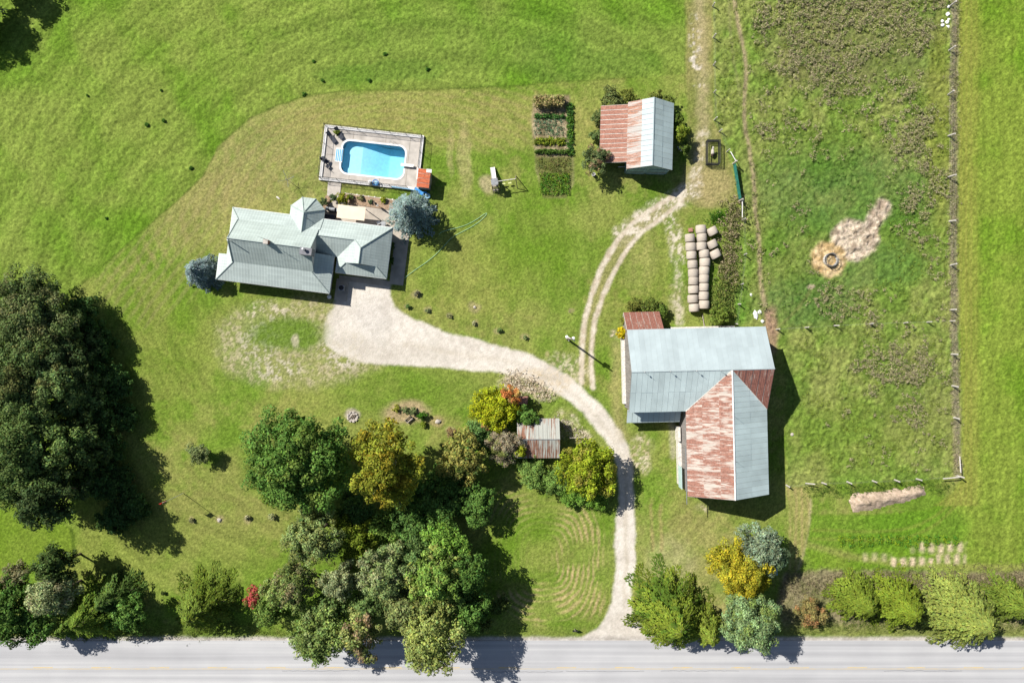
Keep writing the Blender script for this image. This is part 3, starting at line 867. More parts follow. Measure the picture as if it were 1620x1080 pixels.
for (p, q) in ((L(aU0, aV0, E), L(aU0, aR, R_)), (L(aU0, aV1, E), L(aU0, aR, R_)), (L(aU1, aV0, E), L(aU1, aR, R_)), (L(bU0, bV1, E), L(bR, bV1, R_)), (L(bU1, bV1, E), L(bR, bV1, R_))):
    cap_line(barn, 'barge_board', Vector(p)-Vector((0, 0, .1)), Vector(q)-Vector((0, 0, .1)), .06, MAT['grey_metal'])
def pent(u0, u1, v0, v1, ridge, e, r, along):
    i = 3.0
    m = MB()
    if along == 'u':
        p = [L(u0+i, v0+i, 0), L(u0+i, v1-i, 0), L(u0+i, v1-i, e-.02), L(u0+i, ridge, r-.18), L(u0+i, v0+i, e-.02)]
        m.prism(p, Vector(L(u1-i, 0))-Vector(L(u0+i, 0)))
    else:
        p = [L(u0+i, v1-i, 0), L(u1-i, v1-i, 0), L(u1-i, v1-i, e-.02), L(ridge, v1-i, r-.18), L(u0+i, v1-i, e-.02)]
        m.prism(p, Vector(L(0, v0+i))-Vector(L(0, v1-i)))
    return m
pent(aU0, aU1, aV0, aV1, aR, E, R_, 'u').build('wall', MAT['boards'], barn)
pent(bU0, bU1, aR, bV1, bR, E, R_, 'v').build('wall', MAT['boards'], barn)
fd = MB()
fd.box(Vector(L(aU0+1.2, (aV0+aV1)/2, .7)), (M(5), M(aV1-aV0-18), 1.2)).build('stone_sill', MAT['limewash'], barn)
MB().box(Vector(L(bU0+1.0, 190, .55)), (M(7), M(80), 1.1)).build('stone_sill', MAT['limewash'], barn)
MB().box(Vector(L(bU0-3.5, 215, 2.5)), (.06, M(34), 1.9)).build('loading_door', plain('pale_teal_door', (.42, .55, .54), .6, .1, 2), barn)
MB().box(Vector(L(bU0-1.5, 150, .9)), (M(4), M(22), 1.8)).build('stall_door', MAT['limewash'], barn)
# pent roof under the front eave of the upper wing
slope(barn, [L(aU0+1, 129.5, 2.5), L(bU0-2, 129.5, 2.5), L(bU0-2, 108.5, 3.5), L(aU0+1, 108.5, 3.5)], .76, [0, 1], [MAT['galv_brightened']], seed=8)
MB().box(Vector(L(215, 126.5, 1.2)), (M(72), .1, 2.4)).build('pent_wall', MAT['boards'], barn)
# steep lean-to against the north wall
slope(barn, [L(230, -41, 1.8), L(174, -41, 1.8), L(174, -12, 4.7), L(230, -12, 4.7)], .95, [0, .5, 1], [MAT['rust_full']]*2, seed=9, deck=MAT['limewash'], g=.025)
MB().prism([L(176, -39, 0), L(176, -12, 0), L(176, -12, 4.4), L(176, -39, 1.8)], Vector(L(228, 0))-Vector(L(176, 0))).build('lean_to_wall', MAT['boards'], barn)
MB().box(Vector(L(300, -13, .35)), (M(100), M(7), .7)).build('stone_sill', MAT['limewash'], barn)
# rail that runs on past the eave of the rusty wing, lightning rods along the ridges
MB().tube([L(bU0-1.5, 165, E-.05), L(bU0-1.5, 250, E-.05)], .06, 6).build('eave_rail', MAT['grey_metal'], barn)
for (u, v) in ((190, aR), (227, aR), (265, aR), (300, aR)):
    m = MB(); m.tube([L(u, v, R_), L(u, v, R_+1.5)], .018, 5); m.lathe([(.02, -.10), (.10, -.05), (.10, .05), (.02, .10)], L(u, v, R_+.9), 8)
    m.build('lightning_rod', MAT['grey_metal'], barn)
for v in (115, 180):
    MB().tube([L(bR, v, R_), L(bR, v, R_+1.2)], .018, 5).build('lightning_rod', MAT['grey_metal'], barn)
for v in (60, 85):
    MB().box(L(aU1-2.6, v, 1.3), (.08, 1.7, 2.4)).build('stable_door', MAT['wood'], barn)
MB().box(L(bU1-2.6, 135, 4.0), (.5, .9, 1.2)).build('hay_hatch', MAT['blue'], barn)

# ------------------------------------------------------------------ drive shed with rusty lean-to
loc, rz, L = local_frame(-1.5, 203, -320)
ds = empty('drive_shed', loc, rz, 'drive shed with grey metal roof and red rusted lean-to', 'shed')
e, r = 3.2, 5.4
slope(ds, [L(168.3, -370.9, e), L(168.3, -268.5, e), L(203.4, -268.5, r), L(203.4, -370.9, r)], .72, [0, .57, 1], [MAT['rust_streak'], MAT['galv_light']], seed=11)
slope(ds, [L(238.3, -268.5, e), L(238.3, -370.9, e), L(203.4, -370.9, r), L(203.4, -268.5, r)], .72, [0, .55, 1], [MAT['galv_brightened']]*2, seed=12)
slope(ds, [L(128, -368, 2.15), L(128, -279.5, 2.15), L(169.5, -279.5, 3.1), L(169.5, -368, 3.1)], .70, [0, 1], [MAT['rust_red']], seed=13, deck=MAT['limewash'], g=.05)
cap_line(ds, 'ridge_cap', L(203.4, -370.9, r), L(203.4, -268.5, r), .09, MAT['galv_light'])
teal = board_mat('teal_shed_boards', (.20, .30, .31), .3)
MB().prism([L(171, -270.5, 0), L(236, -270.5, 0), L(236, -270.5, e), L(203.4, -270.5, r-.15), L(171, -270.5, e)], Vector(L(0, -368.5))-Vector(L(0, -270.5))).build('wall', teal, ds)
MB().prism([L(130, -366, 0), L(171, -366, 0), L(171, -366, 2.95), L(130, -366, 2.05)], Vector(L(0, -364))-Vector(L(0, -366))).build('lean_to_wall', MAT['boards'], ds)
MB().box(L(130.5, -323, 1.0), (.1, M(84), 2.0)).build('lean_to_wall', MAT['boards'], ds)
for v in (-281, -310): MB().box(L(131, v, 1.05), (.16, .16, 2.1)).build('post', MAT['wood'], ds)
for u in (187, 219):
    d = MB().box(L(u, -269.9, 1.35), (2.6, .07, 2.6)).build('door', teal, ds)
    MB().box(L(u, -269.0, 1.35), (2.4, .04, .12)).build('brace', MAT['wood'], d)

# ------------------------------------------------------------------ tool shed among the bushes
loc, rz, L = local_frame(0.4, 40, 150)
ts = empty('tool_shed', loc, rz, 'small old tool shed with rust streaked roof half under bushes', 'shed')
slope(ts, [L(72.5, 119.3, 2.2), L(7, 119.3, 2.2), L(7, 150, 3.4), L(72.5, 150, 3.4)], .6, [0, 1], [[MAT['rust_old']]], seed=14)
slope(ts, [L(7, 180.5, 2.2), L(72.5, 180.5, 2.2), L(72.5, 150, 3.4), L(7, 150, 3.4)], .6, [0, 1], [[MAT['rust_old']]], seed=15)
cap_line(ts, 'ridge_cap', L(7, 150, 3.4), L(72.5, 150, 3.4), .07, MAT['grey_metal'])
MB().prism([L(10, 122, 0), L(10, 177.5, 0), L(10, 177.5, 2.15), L(10, 150, 3.25), L(10, 122, 2.15)], Vector(L(70, 0))-Vector(L(10, 0))).build('wall', MAT['boards'], ts)
MB().box(L(70.4, 150, 1.0), (.07, 1.0, 2.0)).build('door', MAT['wood'], ts)

# ------------------------------------------------------------------ house
loc, rz, L = local_frame(-7.2, -340, -95)
house = empty('house', loc, rz, 'farmhouse with grey green metal tile roof and many hips', 'house')
e, b_, t = 2.8, 3.9, 6.6
def uvface(pts, name='roof_face'):
    """roof face with thickness and uv metres: first edge is the eave"""
    P = [Vector(p) for p in pts]
    U = (P[1]-P[0]).normalized(); Nn = (P[1]-P[0]).cross(P[2]-P[1]).normalized()
    if Nn.z < 0: Nn = -Nn
    V = Nn.cross(U)
    mb = MB(); mb.prism(P[::-1] if (P[1]-P[0]).cross(P[2]-P[1]).z > 0 else P, (0, 0, -.14))
    me = mb.mesh(name); me.materials.append(MAT['tile'])
    uv = me.uv_layers.new(name='UVMap')
    for l in me.loops:
        c = me.vertices[l.vertex_index].co-P[0]
        uv.data[l.index].uv = (c.dot(U), c.dot(V))
    return link(name, me, None, house)
F = lambda *p: uvface([L(*q) for q in p])
F((-313,-132,b_), (-437,-132,b_), (-437,-99,t), (-313,-99,t))
F((-437,-67,b_), (-313,-67,b_), (-313,-99,t), (-437,-99,t))
F((-464,-38,e), (-288,-38,e), (-316,-67,b_), (-436,-67,b_))
F((-288,-38,e), (-288,-96,e), (-316,-96,b_), (-316,-67,b_))
F((-464,-78,e), (-464,-38,e), (-436,-67,b_), (-436,-78,b_))
F((-452,-150.6,e), (-452,-78,e), (-436,-78,b_), (-436,-132,b_))
F((-311,-150.6,e), (-452,-150.6,e), (-436,-132,b_), (-311,-132,b_))
w_e, w_r, w_t = 2.7, 4.35, 5.03
F((-204,-150.6,w_e), (-313,-150.6,w_e), (-313,-122.7,w_r), (-255.4,-122.7,w_r), (-243.5,-111.1,w_t))
F((-204,-71.5,w_e), (-204,-150.6,w_e), (-243.5,-111.1,w_t), (-243.5,-87.3,w_t), (-220,-87.3,3.64))
F((-283,-95,w_e), (-283,-71.5,w_e), (-267,-87.3,3.64), (-243.5,-87.3,w_t), (-243.5,-111.1,w_t), (-255.4,-122.7,w_r))
F((-320,-95,w_e), (-283,-95,w_e), (-255.4,-122.7,w_r), (-320,-122.7,w_r))
F((-283,-71.5,w_e), (-204,-71.5,w_e), (-220,-87.3,3.64), (-267,-87.3,3.64))
pk = (-336.5,-154,4.55)
F((-364,-165,w_e), (-364,-122,w_e), (-336.5,-122,4.55), pk)
F((-311,-122,w_e), (-311,-165,w_e), pk, (-336.5,-122,4.55))
F((-348,-180,w_e), (-364,-165,w_e), pk); F((-327,-180,w_e), (-348,-180,w_e), pk); F((-311,-165,w_e), (-327,-180,w_e), pk)
for p, q in (((-437,-99,t),(-313,-99,t)), ((-436,-67,b_),(-464,-38,e)), ((-316,-67,b_),(-288,-38,e)), ((-436,-132,b_),(-452,-150.6,e)),
             ((-313,-122.7,w_r),(-255.4,-122.7,w_r)), ((-255.4,-122.7,w_r),(-243.5,-111.1,w_t)), ((-204,-150.6,w_e),(-243.5,-111.1,w_t)), ((-243.5,-111.1,w_t),(-243.5,-87.3,w_t)),
             ((-220,-87.3,3.64),(-204,-71.5,w_e)), ((-267,-87.3,3.64),(-283,-71.5,w_e)), (pk,(-336.5,-122,4.55)), (pk,(-364,-165,w_e)), (pk,(-348,-180,w_e)), (pk,(-327,-180,w_e)), (pk,(-311,-165,w_e)),
             ((-437,-132,b_),(-437,-99,t)), ((-437,-67,b_),(-437,-99,t)), ((-313,-67,b_),(-313,-99,t)), ((-313,-122,4.7),(-313,-99,t))):
    cap_line(house, 'ridge_cap', L(*p), L(*q), .075)
for p, q in (((-464,-38,e),(-288,-38,e)), ((-288,-38,e),(-288,-95,e)), ((-283,-71.5,w_e),(-204,-71.5,w_e)), ((-204,-71.5,w_e),(-204,-150.6,w_e)), ((-283,-71.5,w_e),(-283,-95,w_e)),
             ((-204,-150.6,w_e),(-311,-150.6,w_e)), ((-364,-150.6,e),(-452,-150.6,e)), ((-452,-150.6,e),(-452,-78,e)), ((-464,-78,e),(-464,-38,e))):
    MB().tube([Vector(L(*p))-Vector((0, 0, .1)), Vector(L(*q))-Vector((0, 0, .1))], .07, 6).build('gutter', MAT['white'], house)
wl = MB()
wl.prism([L(-446,-145.5), L(-446,-44), L(-294,-44), L(-294,-145.5)], (0, 0, 2.7))
wl.prism([L(-300,-145.6), L(-300,-101), L(-277.5,-101), L(-277.5,-77), L(-209.5,-77), L(-209.5,-145.6)], (0, 0, 2.55))
wl.prism([L(-358.5,-140), L(-316.5,-140), L(-316.5,-163), L(-329.5,-175), L(-345.5,-175), L(-358.5,-163)], (0, 0, 2.55))
wl.build('wall', MAT['siding'], house)
for u in (-435.5, -314.5):
    MB().prism([L(u,-130,b_-.4), L(u,-68.5,b_-.4), L(u,-99,t-.12)], Vector((.1 if u < -400 else -.1, 0, 0))).build('gable', MAT['siding'], house)
MB().prism([L(-265,-87.8,3.5), L(-222,-87.8,3.5), L(-243.5,-87.8,w_t-.12)], (0, .1, 0)).build('gable', MAT['siding'], house)
for v, wd in ((-135, 1.3), (-112, 1.6), (-90, 1.0)):
    wnd = MB().box(L(-209.2, v, 1.5), (.06, wd, 1.2)).build('window', MAT['white'], house)
    MB().box(L(-208.8, v, 1.5), (.03, wd-.2, 1.0)).build('pane', MAT['glass'], wnd)
for u in (-430, -400, -352, -320):
    wnd = MB().box(L(u, -43.7, 1.5), (1.5, .06, 1.3)).build('window', MAT['white'], house)
    MB().box(L(u, -43.3, 1.5), (1.3, .03, 1.1)).build('pane', MAT['glass'], wnd)
dr = MB().box(L(-375, -43.7, 1.05), (1.0, .08, 2.1)).build('door', MAT['white'], house)
MB().box(L(-371, -43.2, 1.0), (.05, .05, .12)).build('handle', MAT['grey_metal'], dr)
gd = MB().box(L(-243, -76.7, 1.1), (4.8, .08, 2.2)).build('garage_door', MAT['white'], house)
for k in range(4): MB().box(L(-243, -76.3, .3+.52*k), (4.7, .03, .46)).build('panel', MAT['white'], gd)
# chimneys and pipes
ch = MB().box(L(-377, -100, 6.8), (.55, .55, 1.1)).build('chimney', MAT['brick'], house)
MB().box(L(-377, -100, 7.38), (.65, .65, .08)).build('cap', MAT['concrete'], ch)
ch = MB().box(L(-318, -93.5, 6.3), (1.65, 1.0, 1.5)).build('chimney', plain('grey_chimney_cladding', (.17, .17, .19), .6, .15, 3), house)
f_ = MB(); f_.lathe([(.16, 0), (.16, .45), (.24, .45), (.24, .55), (.03, .62)], L(-320, -95.5, 7.05), 12); f_.build('flue', MAT['grey_metal'], ch)
MB().tube([L(-432, -95, 6.3), L(-432, -95, 7.6)], .08, 8).build('vent_pipe', MAT['white'], house)
MB().tube([L(-331, -146, 3.6), L(-331, -146, 4.4)], .06, 8).build('vent_pipe', MAT['black'], house)
an = MB(); an.tube([L(-377.5, -103, 7.0), L(-377.5, -103, 9.4)], .025, 5)
for z in (8.6, 9.0, 9.3): an.tube([Vector(L(-377.5, -103, z))+Vector((-.5, .1, 0)), Vector(L(-377.5, -103, z))+Vector((.5, -.1, 0))], .012, 4)
an.build('antenna', MAT['grey_metal'], house)
# front step, heat pump, propane-like tank left plain
st_ = tag(MB().prism([L(-287,-64), L(-268,-64), L(-268,-30), L(-287,-30)], (0, 0, .16)).build('front_step', MAT['patio'], None, loc=loc, rz=rz), 'grey concrete step pad beside the front eave of the house', None, None, 'structure')
hp = empty('heat_pump', (0, 0, 0), 0, 'small grey box unit with fan on the front step of the house', 'heat pump')
hp.location = (Matrix.Translation(loc) @ Matrix.Rotation(rz, 4, 'Z') @ Vector(L(-276, -50, .16)))[:]
hp.rotation_euler = (0, 0, rz)
MB().box((0, 0, .4), (.85, .85, .8)).build('casing', MAT['grey_metal'], hp)
fn = MB(); fn.lathe([(.36, .80), (.36, .84), (.30, .84), (.30, .81)], (0, 0, 0), 16); fn.build('fan_grille', MAT['black'], hp)
walk = tag(MB().prism([L(-204,-152), L(-182,-156), L(-182,-66), L(-204,-66)], (0, 0, .05)).build('side_walk', MAT['patio'], None, loc=loc, rz=rz), 'concrete walk along the right end wall of the house', None, None, 'structure')
tag(MB().prism([L(-463,-120), L(-456,-120), L(-456,-80), L(-463,-80)], (0, 0, .18)).build('side_deck', MAT['cream'], None, loc=loc, rz=rz), 'narrow cream deck along the left end of the house', None, None, 'structure')
tag(MB().prism([L(-284,-70), L(-204,-70), L(-204,-62), L(-284,-62)], (0, 0, .03)).build('garage_apron', MAT['patio'], None, loc=loc, rz=rz), 'concrete apron in front of the garage wing', None, None, 'structure')
bz = empty('garbage_bin', (0, 0, 0), 0, 'small grey and white bin standing at the front corner of the house', 'bin')
bz.location = W(523, 470)
f_ = MB(); f_.lathe([(.22, 0), (.28, .75), (.30, .75)], n=12); f_.build('barrel', MAT['grey_metal'], bz)
f_ = MB(); f_.lathe([(.31, .76), (.30, .82), (.05, .88)], n=12); f_.build('lid', MAT['white'], bz)

# ------------------------------------------------------------------ patio
tag(MB().prism([W(507,352), W(517,326), W(527,318), W(545,305), W(626,316), W(632,352), W(641,364), W(638,384), W(618,384), W(560,372)][::-1], (0, 0, .06)).build('patio', MAT['patio']), 'tan concrete patio behind the house', None, None, 'structure')
tag(MB().prism([W(519,288), W(540,290), W(537,318), W(517,315)][::-1], (0, 0, .064)).build('gate_walk', MAT['concrete']), 'short concrete walk from the patio to the pool gate', None, None, 'structure')
tag(MB().prism([W(541,306), W(630,318), W(628,334), W(600,330), W(547,322)][::-1], (0, 0, .14)).build('flower_bed', MAT['bed']), 'narrow earth flower bed between patio and pool fence', None, None, 'structure')
tag(MB().prism([W(505,335), W(516,309), W(523,311), W(521,322), W(512,340)][::-1], (0, 0, .13)).build('flower_bed', MAT['bed']), 'small earth bed beside the octagonal bay', None, None, 'structure')

# ------------------------------------------------------------------ pool with deck, fence and gear
loc = W(588.3, 250.3)
prz = math.radians(-6.3)
PW, PH = M(157.5), M(87.5)          # deck size
pl_c = Vector((M(2.5), -M(2.6), 0)) # pool centre in deck space
pw, ph = 9.25, 4.75
def rrect(w, h, r, n=8):
    p = []
    for cx, cy, a0 in ((w/2-r, -h/2+r, -90), (w/2-r, h/2-r, 0), (-w/2+r, h/2-r, 90), (-w/2+r, -h/2+r, 180)):
        for k in range(n+1):
            a = math.radians(a0+90*k/n); p.append((cx+r*math.cos(a), cy+r*math.sin(a)))
    return p
DZ = .16
def ring_mesh(name, outer, inner, z0, z1, mat):
    bm = bmesh.new()
    vo = [bm.verts.new((x, y, z1)) for x, y in outer]; vi = [bm.verts.new((x, y, z1)) for x, y in inner]
    es = [bm.edges.new((vo[i], vo[(i+1) % len(vo)])) for i in range(len(vo))]+[bm.edges.new((vi[i], vi[(i+1) % len(vi)])) for i in range(len(vi))]
    bmesh.ops.triangle_fill(bm, edges=es, use_beauty=True)
    for vs, flip in ((vo, 0), (vi, 1)):
        lo = [bm.verts.new((v.co.x, v.co.y, z0)) for v in vs]
        for i in range(len(vs)):
            j = (i+1) % len(vs)
            f = [vs[i], lo[i], lo[j], vs[j]]
            bm.faces.new(f[::-1] if flip else f)
    bmesh.ops.recalc_face_normals(bm, faces=bm.faces)
    me = bpy.data.meshes.new(name); bm.to_mesh(me); bm.free()
    if me.polygons[0].normal.z < 0: me.flip_normals()
    me.materials.append(mat)
    return me
pool_out = [(x+pl_c.x, y+pl_c.y) for x, y in rrect(pw, ph, 1.05)]
cop_out = [(x+pl_c.x, y+pl_c.y) for x, y in rrect(pw+.5, ph+.5, 1.25)]
deck_me = ring_mesh('pool_deck', [(-PW/2, -PH/2), (PW/2, -PH/2), (PW/2, PH/2), (-PW/2, PH/2)], cop_out, -.1, DZ, MAT['concrete'])
deck = tag(link('pool_deck', deck_me, None, None, loc, prz), 'grey concrete deck round the swimming pool', None, None, 'structure')
for (a, b) in (((-3.0, PH/2-.4), (-3.0, 2.5)), ((1.8, PH/2-.4), (1.8, 2.5)), ((5.4, -PH/2+.4), (5.4, PH/2-.4)), ((1.5, -PH/2+.4), (1.5, -2.9)), ((-3.0, -PH/2+.4), (-3.0, -2.9)), ((-5.1, -.2), (-PW/2+.4, -.2))):
    MB().tube([(a[0], a[1], DZ), (b[0], b[1], DZ)], .02, 4).build('joint', MAT['soil'], deck)
pool = empty('swimming_pool', loc, prz, 'bright blue swimming pool with white steps inside the fenced deck', 'pool')
link('coping', ring_mesh('coping', cop_out, pool_out, -.2, DZ+.03, MAT['white']), None, pool)
# basin: wall down to a floor that falls from the shallow end to the deep end
def depth(x):
    t = (x-pl_c.x)/pw+.5
    return -(.75+(0 if t < .30 else (min(1, (t-.30)/.42))*1.15))
bs_ = MB(); n = len(pool_out)
bs_.v += [(x, y, DZ-.02) for x, y in pool_out]+[(x, y, depth(x)) for x, y in pool_out]
for i in range(n):
    j = (i+1) % n; bs_.f.append((i, n+i, n+j, j)); bs_.f[-1] = bs_.f[-1][::-1]
basin = bs_.build('basin_wall', MAT['liner'], pool)
cols_ = 40; fl = MB()
x0, x1 = pl_c.x-pw/2, pl_c.x+pw/2
def half(x):
    d = abs(x-pl_c.x); r = 1.05
    return ph/2-(0 if d < pw/2-r else r-math.sqrt(max(0, r*r-(d-(pw/2-r))**2)))
for i in range(cols_):
    xa = x0+(x1-x0)*i/cols_; xb = x0+(x1-x0)*(i+1)/cols_
    fl.poly([(xa, pl_c.y-half(xa), depth(xa)), (xb, pl_c.y-half(xb), depth(xb)), (xb, pl_c.y+half(xb), depth(xb)), (xa, pl_c.y+half(xa), depth(xa))])
fl.build('basin_floor', MAT['liner'], pool)
wt = MB(); wo_ = [(pl_c.x+(x-pl_c.x)*.998, pl_c.y+(y-pl_c.y)*.997) for x, y in pool_out]
n = len(wo_); zt = DZ-.14
wt.v += [(x, y, zt) for x, y in wo_]+[(x, y, depth(x)+.012) for x, y in wo_]
wt.f.append(tuple(range(n)))
for i in range(n):
    j = (i+1) % n; wt.f.append((j, i, n+i, n+j))
bmw = bmesh.new()
for v in wt.v: bmw.verts.new(v)
bmw.verts.ensure_lookup_table()
for f in wt.f: bmw.faces.new([bmw.verts[i] for i in f])
bmw.verts.index_update(); bmw.edges.ensure_lookup_table()
el = [ed_ for ed_ in bmw.edges if len(ed_.link_faces) == 1]
bmesh.ops.triangle_fill(bmw, edges=el)
bmesh.ops.recalc_face_normals(bmw, faces=bmw.faces)
wme = bpy.data.meshes.new('water'); bmw.to_mesh(wme); bmw.free(); wme.materials.append(MAT['water'])
link('water', wme, None, pool)
# moulded steps at the shallow end, in a bay of the coping
sx = pl_c.x-pw/2
stp = MB(); stp.box((sx-.42, pl_c.y+.1, DZ+.02), (1.05, 2.05, .12)); sb = stp.build('step_bay', MAT['white'], pool)
for k in range(4):
    MB().box((sx-.80+.26*k, pl_c.y+.1, DZ+.09), (.15, 1.75, .03)).build('step_tread', MAT['stepblue'], sb)
db = MB(); db.box((pl_c.x+pw/2+.55, pl_c.y-.35, DZ+.42), (1.9, .42, .06)); dbo = db.build('diving_board', MAT['white'], pool)
MB().box((pl_c.x+pw/2+1.1, pl_c.y-.35, DZ+.2), (.4, .36, .36)).build('stand', MAT['grey_metal'], dbo)
ld = MB()
for q in (-.25, .25):
    xx = pl_c.x+2.6+q
    ld.tube([(xx, pl_c.y+ph/2+.55, DZ), (xx, pl_c.y+ph/2+.5, DZ+.7), (xx, pl_c.y+ph/2+.1, DZ+.85), (xx, pl_c.y+ph/2-.12, DZ+.5), (xx, pl_c.y+ph/2-.14, -.6)], .025, 6)
ld.build('ladder', MAT['grey_metal'], pool)
# white kerb and chain-link fence
fe = empty('pool_fence', loc, prz, 'black chain link fence on a white kerb round the pool deck', 'fence')
kw = .42
for nm, c, s in (('top', (0, PH/2-kw/2, DZ+.05), (PW, kw, .22)), ('bottom', (-M(3), -PH/2+kw/2, DZ+.05), (PW-M(6), kw, .22)), ('left', (-PW/2+kw/2, 0, DZ+.054), (kw, PH-2*kw-.01, .22)), ('right', (PW/2-kw/2, M(6), DZ+.054), (kw, PH-2*kw-M(14), .22))):
    MB().box(c, s).build('kerb', MAT['white'], fe)
FH = 1.35
def fence_run(a, b, z0):
    a = Vector((*a, z0)); b = Vector((*b, z0)); ln = (b-a).length; d = (b-a)/ln
    k = max(1, round(ln/2.4))
    for i in range(k+1):
        p = a+d*(ln*i/k)
        MB().tube([p, p+Vector((0, 0, FH+.05))], .035, 6).build('post', MAT['black'], fe)
    MB().tube([a+Vector((0, 0, FH)), b+Vector((0, 0, FH))], .025, 5).build('rail', MAT['black'], fe)
    MB().tube([a+Vector((0, 0, .06)), b+Vector((0, 0, .06))], .012, 4).build('rail', MAT['black'], fe)
    m = MB(); sp = .17; w = .005
    side = Vector((-d.y, d.x, 0))*.0
    for sgn in (1, -1):
        i = -FH
        while i < ln:
            s0, s1 = max(0, i), min(ln, i+FH)
            if s1 > s0:
                if sgn > 0: za, zb = s0-i, s1-i
                else: za, zb = FH-(s0-i), FH-(s1-i)
                p = a+d*s0+Vector((0, 0, za)); q = a+d*s1+Vector((0, 0, zb))
                nrm = Vector((-d.y, d.x, 0))
                up = (q-p).normalized().cross(nrm)*w
                off = nrm*(.01*sgn)
                m.poly([p+off-up, q+off-up, q+off+up, p+off+up])
                m.poly([p+off-nrm*w, q+off-nrm*w, q+off+nrm*w, p+off+nrm*w])
            i += sp
    m.build('wire_mesh', MAT['black'], fe)
hx, hy = PW/2-kw/2, PH/2-kw/2
z0 = DZ+.16
fence_run((-hx, hy), (hx, hy), z0); fence_run((-hx, -hy), (-hx, hy), z0)
fence_run((-hx, -hy), (hx-M(14), -hy), z0); fence_run((hx, hy), (hx, -hy+M(32)), z0)
# pool house
ph_o = empty('pool_shed', W(674, 288, 0), prz, 'little pool shed with orange rusted roof at the deck corner', 'shed')
slope(ph_o, [(-.95, 1.35, 2.35), (-.95, -1.35, 2.35), (.85, -1.35, 2.15), (.85, 1.35, 2.15)], .68, [0, .5, 1], [MAT['rust_orange']]*2, seed=21, deck=MAT['limewash'], g=.03)
MB().box((-.02, 0, 1.06), (1.6, 2.45, 2.1)).build('wall', MAT['boards'], ph_o)
MB().box((.80, 0, 1.0), (.05, .9, 1.9)).build('door', MAT['wood'], ph_o)
MB().box((.6, 1.15, 2.27), (.75, .5, .05)).build('roof_patch', MAT['white'], ph_o)
# loungers
def lounger(p, ang, label):
    o = empty('sun_lounger', W(p[0], p[1]), ang, label, 'sun lounger', 'dark loungers by the pool')
    o.location.z = DZ
    MB().box((.35, 0, .30), (1.25, .58, .05)).build('seat', MAT['dark'], o)
    m = MB(); m.prism([(-.28, -.29, .31), (-.28, .29, .31), (-.85, .29, .72), (-.85, -.29, .72)], (0, 0, .05)); m.build('backrest', MAT['dark'], o)
    for sx_ in (-.2, .85):
        for sy_ in (-.26, .26): MB().box((sx_, sy_, .14), (.05, .05, .28)).build('leg', MAT['grey_metal'], o)
lounger((525.5, 218.5), math.radians(-55), 'dark sun lounger at the deck corner, left of the other one')
lounger((537.5, 212), math.radians(-60), 'dark sun lounger right of the other, beside the potted plant')
def chair(p, ang, label, grp=None, z=DZ, mat='dark'):
    o = empty('garden_chair', W(*p), ang, label, 'chair', grp)
    o.location.z = z
    MB().box((0, 0, .42), (.50, .50, .05)).build('seat', MAT[mat], o)
    MB().box((-.27, 0, .68), (.05, .50, .50)).build('backrest', MAT[mat], o)
    for sx_ in (-.22, .22):
        for sy_ in (-.22, .22): MB().box((sx_, sy_, .21), (.04, .04, .42)).build('leg', MAT['black'], o)
    return o
chair((512, 252), .4, 'dark chair nearest the left fence of the pool deck')
chair((519.6, 257.2), -.3, 'dark chair near the pool steps, upper of the close pair')
chair((520.2, 264.5), .9, 'dark chair near the pool steps, lower of the close pair')
# filter and pump on the kerb, blue pool toys by the shed
pf = empty('pool_filter', W(586.5, 290.5), 0, 'white round pool filter by the lower fence', 'filter'); pf.location.z = DZ
m = MB(); m.lathe([(.28, 0), (.32, .15), (.32, .6), (.22, .8), (.06, .85)], n=14); m.build('tank', MAT['white'], pf)
MB().tube([(0, 0, .85), (0, 0, 1.0), (.3, -.05, 1.0), (.45, -.1, .3)], .04, 6).build('pipe', MAT['grey_metal'], pf)
pp = empty('pool_pump', W(596, 291), 0, 'pale blue pump and hose coil next to the white filter', 'pump'); pp.location.z = DZ
m = MB(); m.lathe([(.25, 0), (.30, .1), (.30, .5), (.2, .62)], n=12); m.build('body', MAT['paleblue'], pp)
m = MB(); m.tube([(math.cos(a)*.42, math.sin(a)*.42, .5+.01*k) for k, a in enumerate(np.linspace(0, 12, 40))], .05, 6); m.build('hose_coil', MAT['blue'], pp)
def tube_ring(p, r, tr, mat, label, z=.14, grp='blue pool toys'):
    m = MB(); m.tube([(math.cos(a)*r, math.sin(a)*r, 0) for a in np.linspace(0, 2*math.pi, 21)], tr, 8, cap=False)
    o = m.build('swim_ring', MAT[mat], None, True, loc=(*W(*p)[:2], z)); tag(o, label, 'swim ring', grp)
tube_ring((672, 307.5), .3, .13, 'blue', 'dark blue swim ring on the grass below the pool shed, leftmost')
tube_ring((676.5, 310.5), .3, .13, 'paleblue', 'pale blue swim ring, at the bottom corner of the pool shed')
pf2 = MB(); pf2.prism([(-.75, -.25, 0), (.7, -.25, 0), (.8, .25, 0), (-.7, .25, 0)], (0, 0, .18))
tag(pf2.build('pool_float', MAT['blue'], None, loc=(*W(662.5, 303)[:2], .06), rz=math.radians(-35)), 'flat blue air mattress leaning at the kerb end by the pool shed', 'air mattress', 'blue pool toys')
m = MB(); m.tube([(0, 0, .1), (3.6, -.5, .1)], .09, 8)
tag(m.build('pool_cover_roller', MAT['paleblue'], None, loc=(*W(620, 296.5)[:2], .34)), 'long pale blue roller lying along the lower kerb of the pool', 'roller')
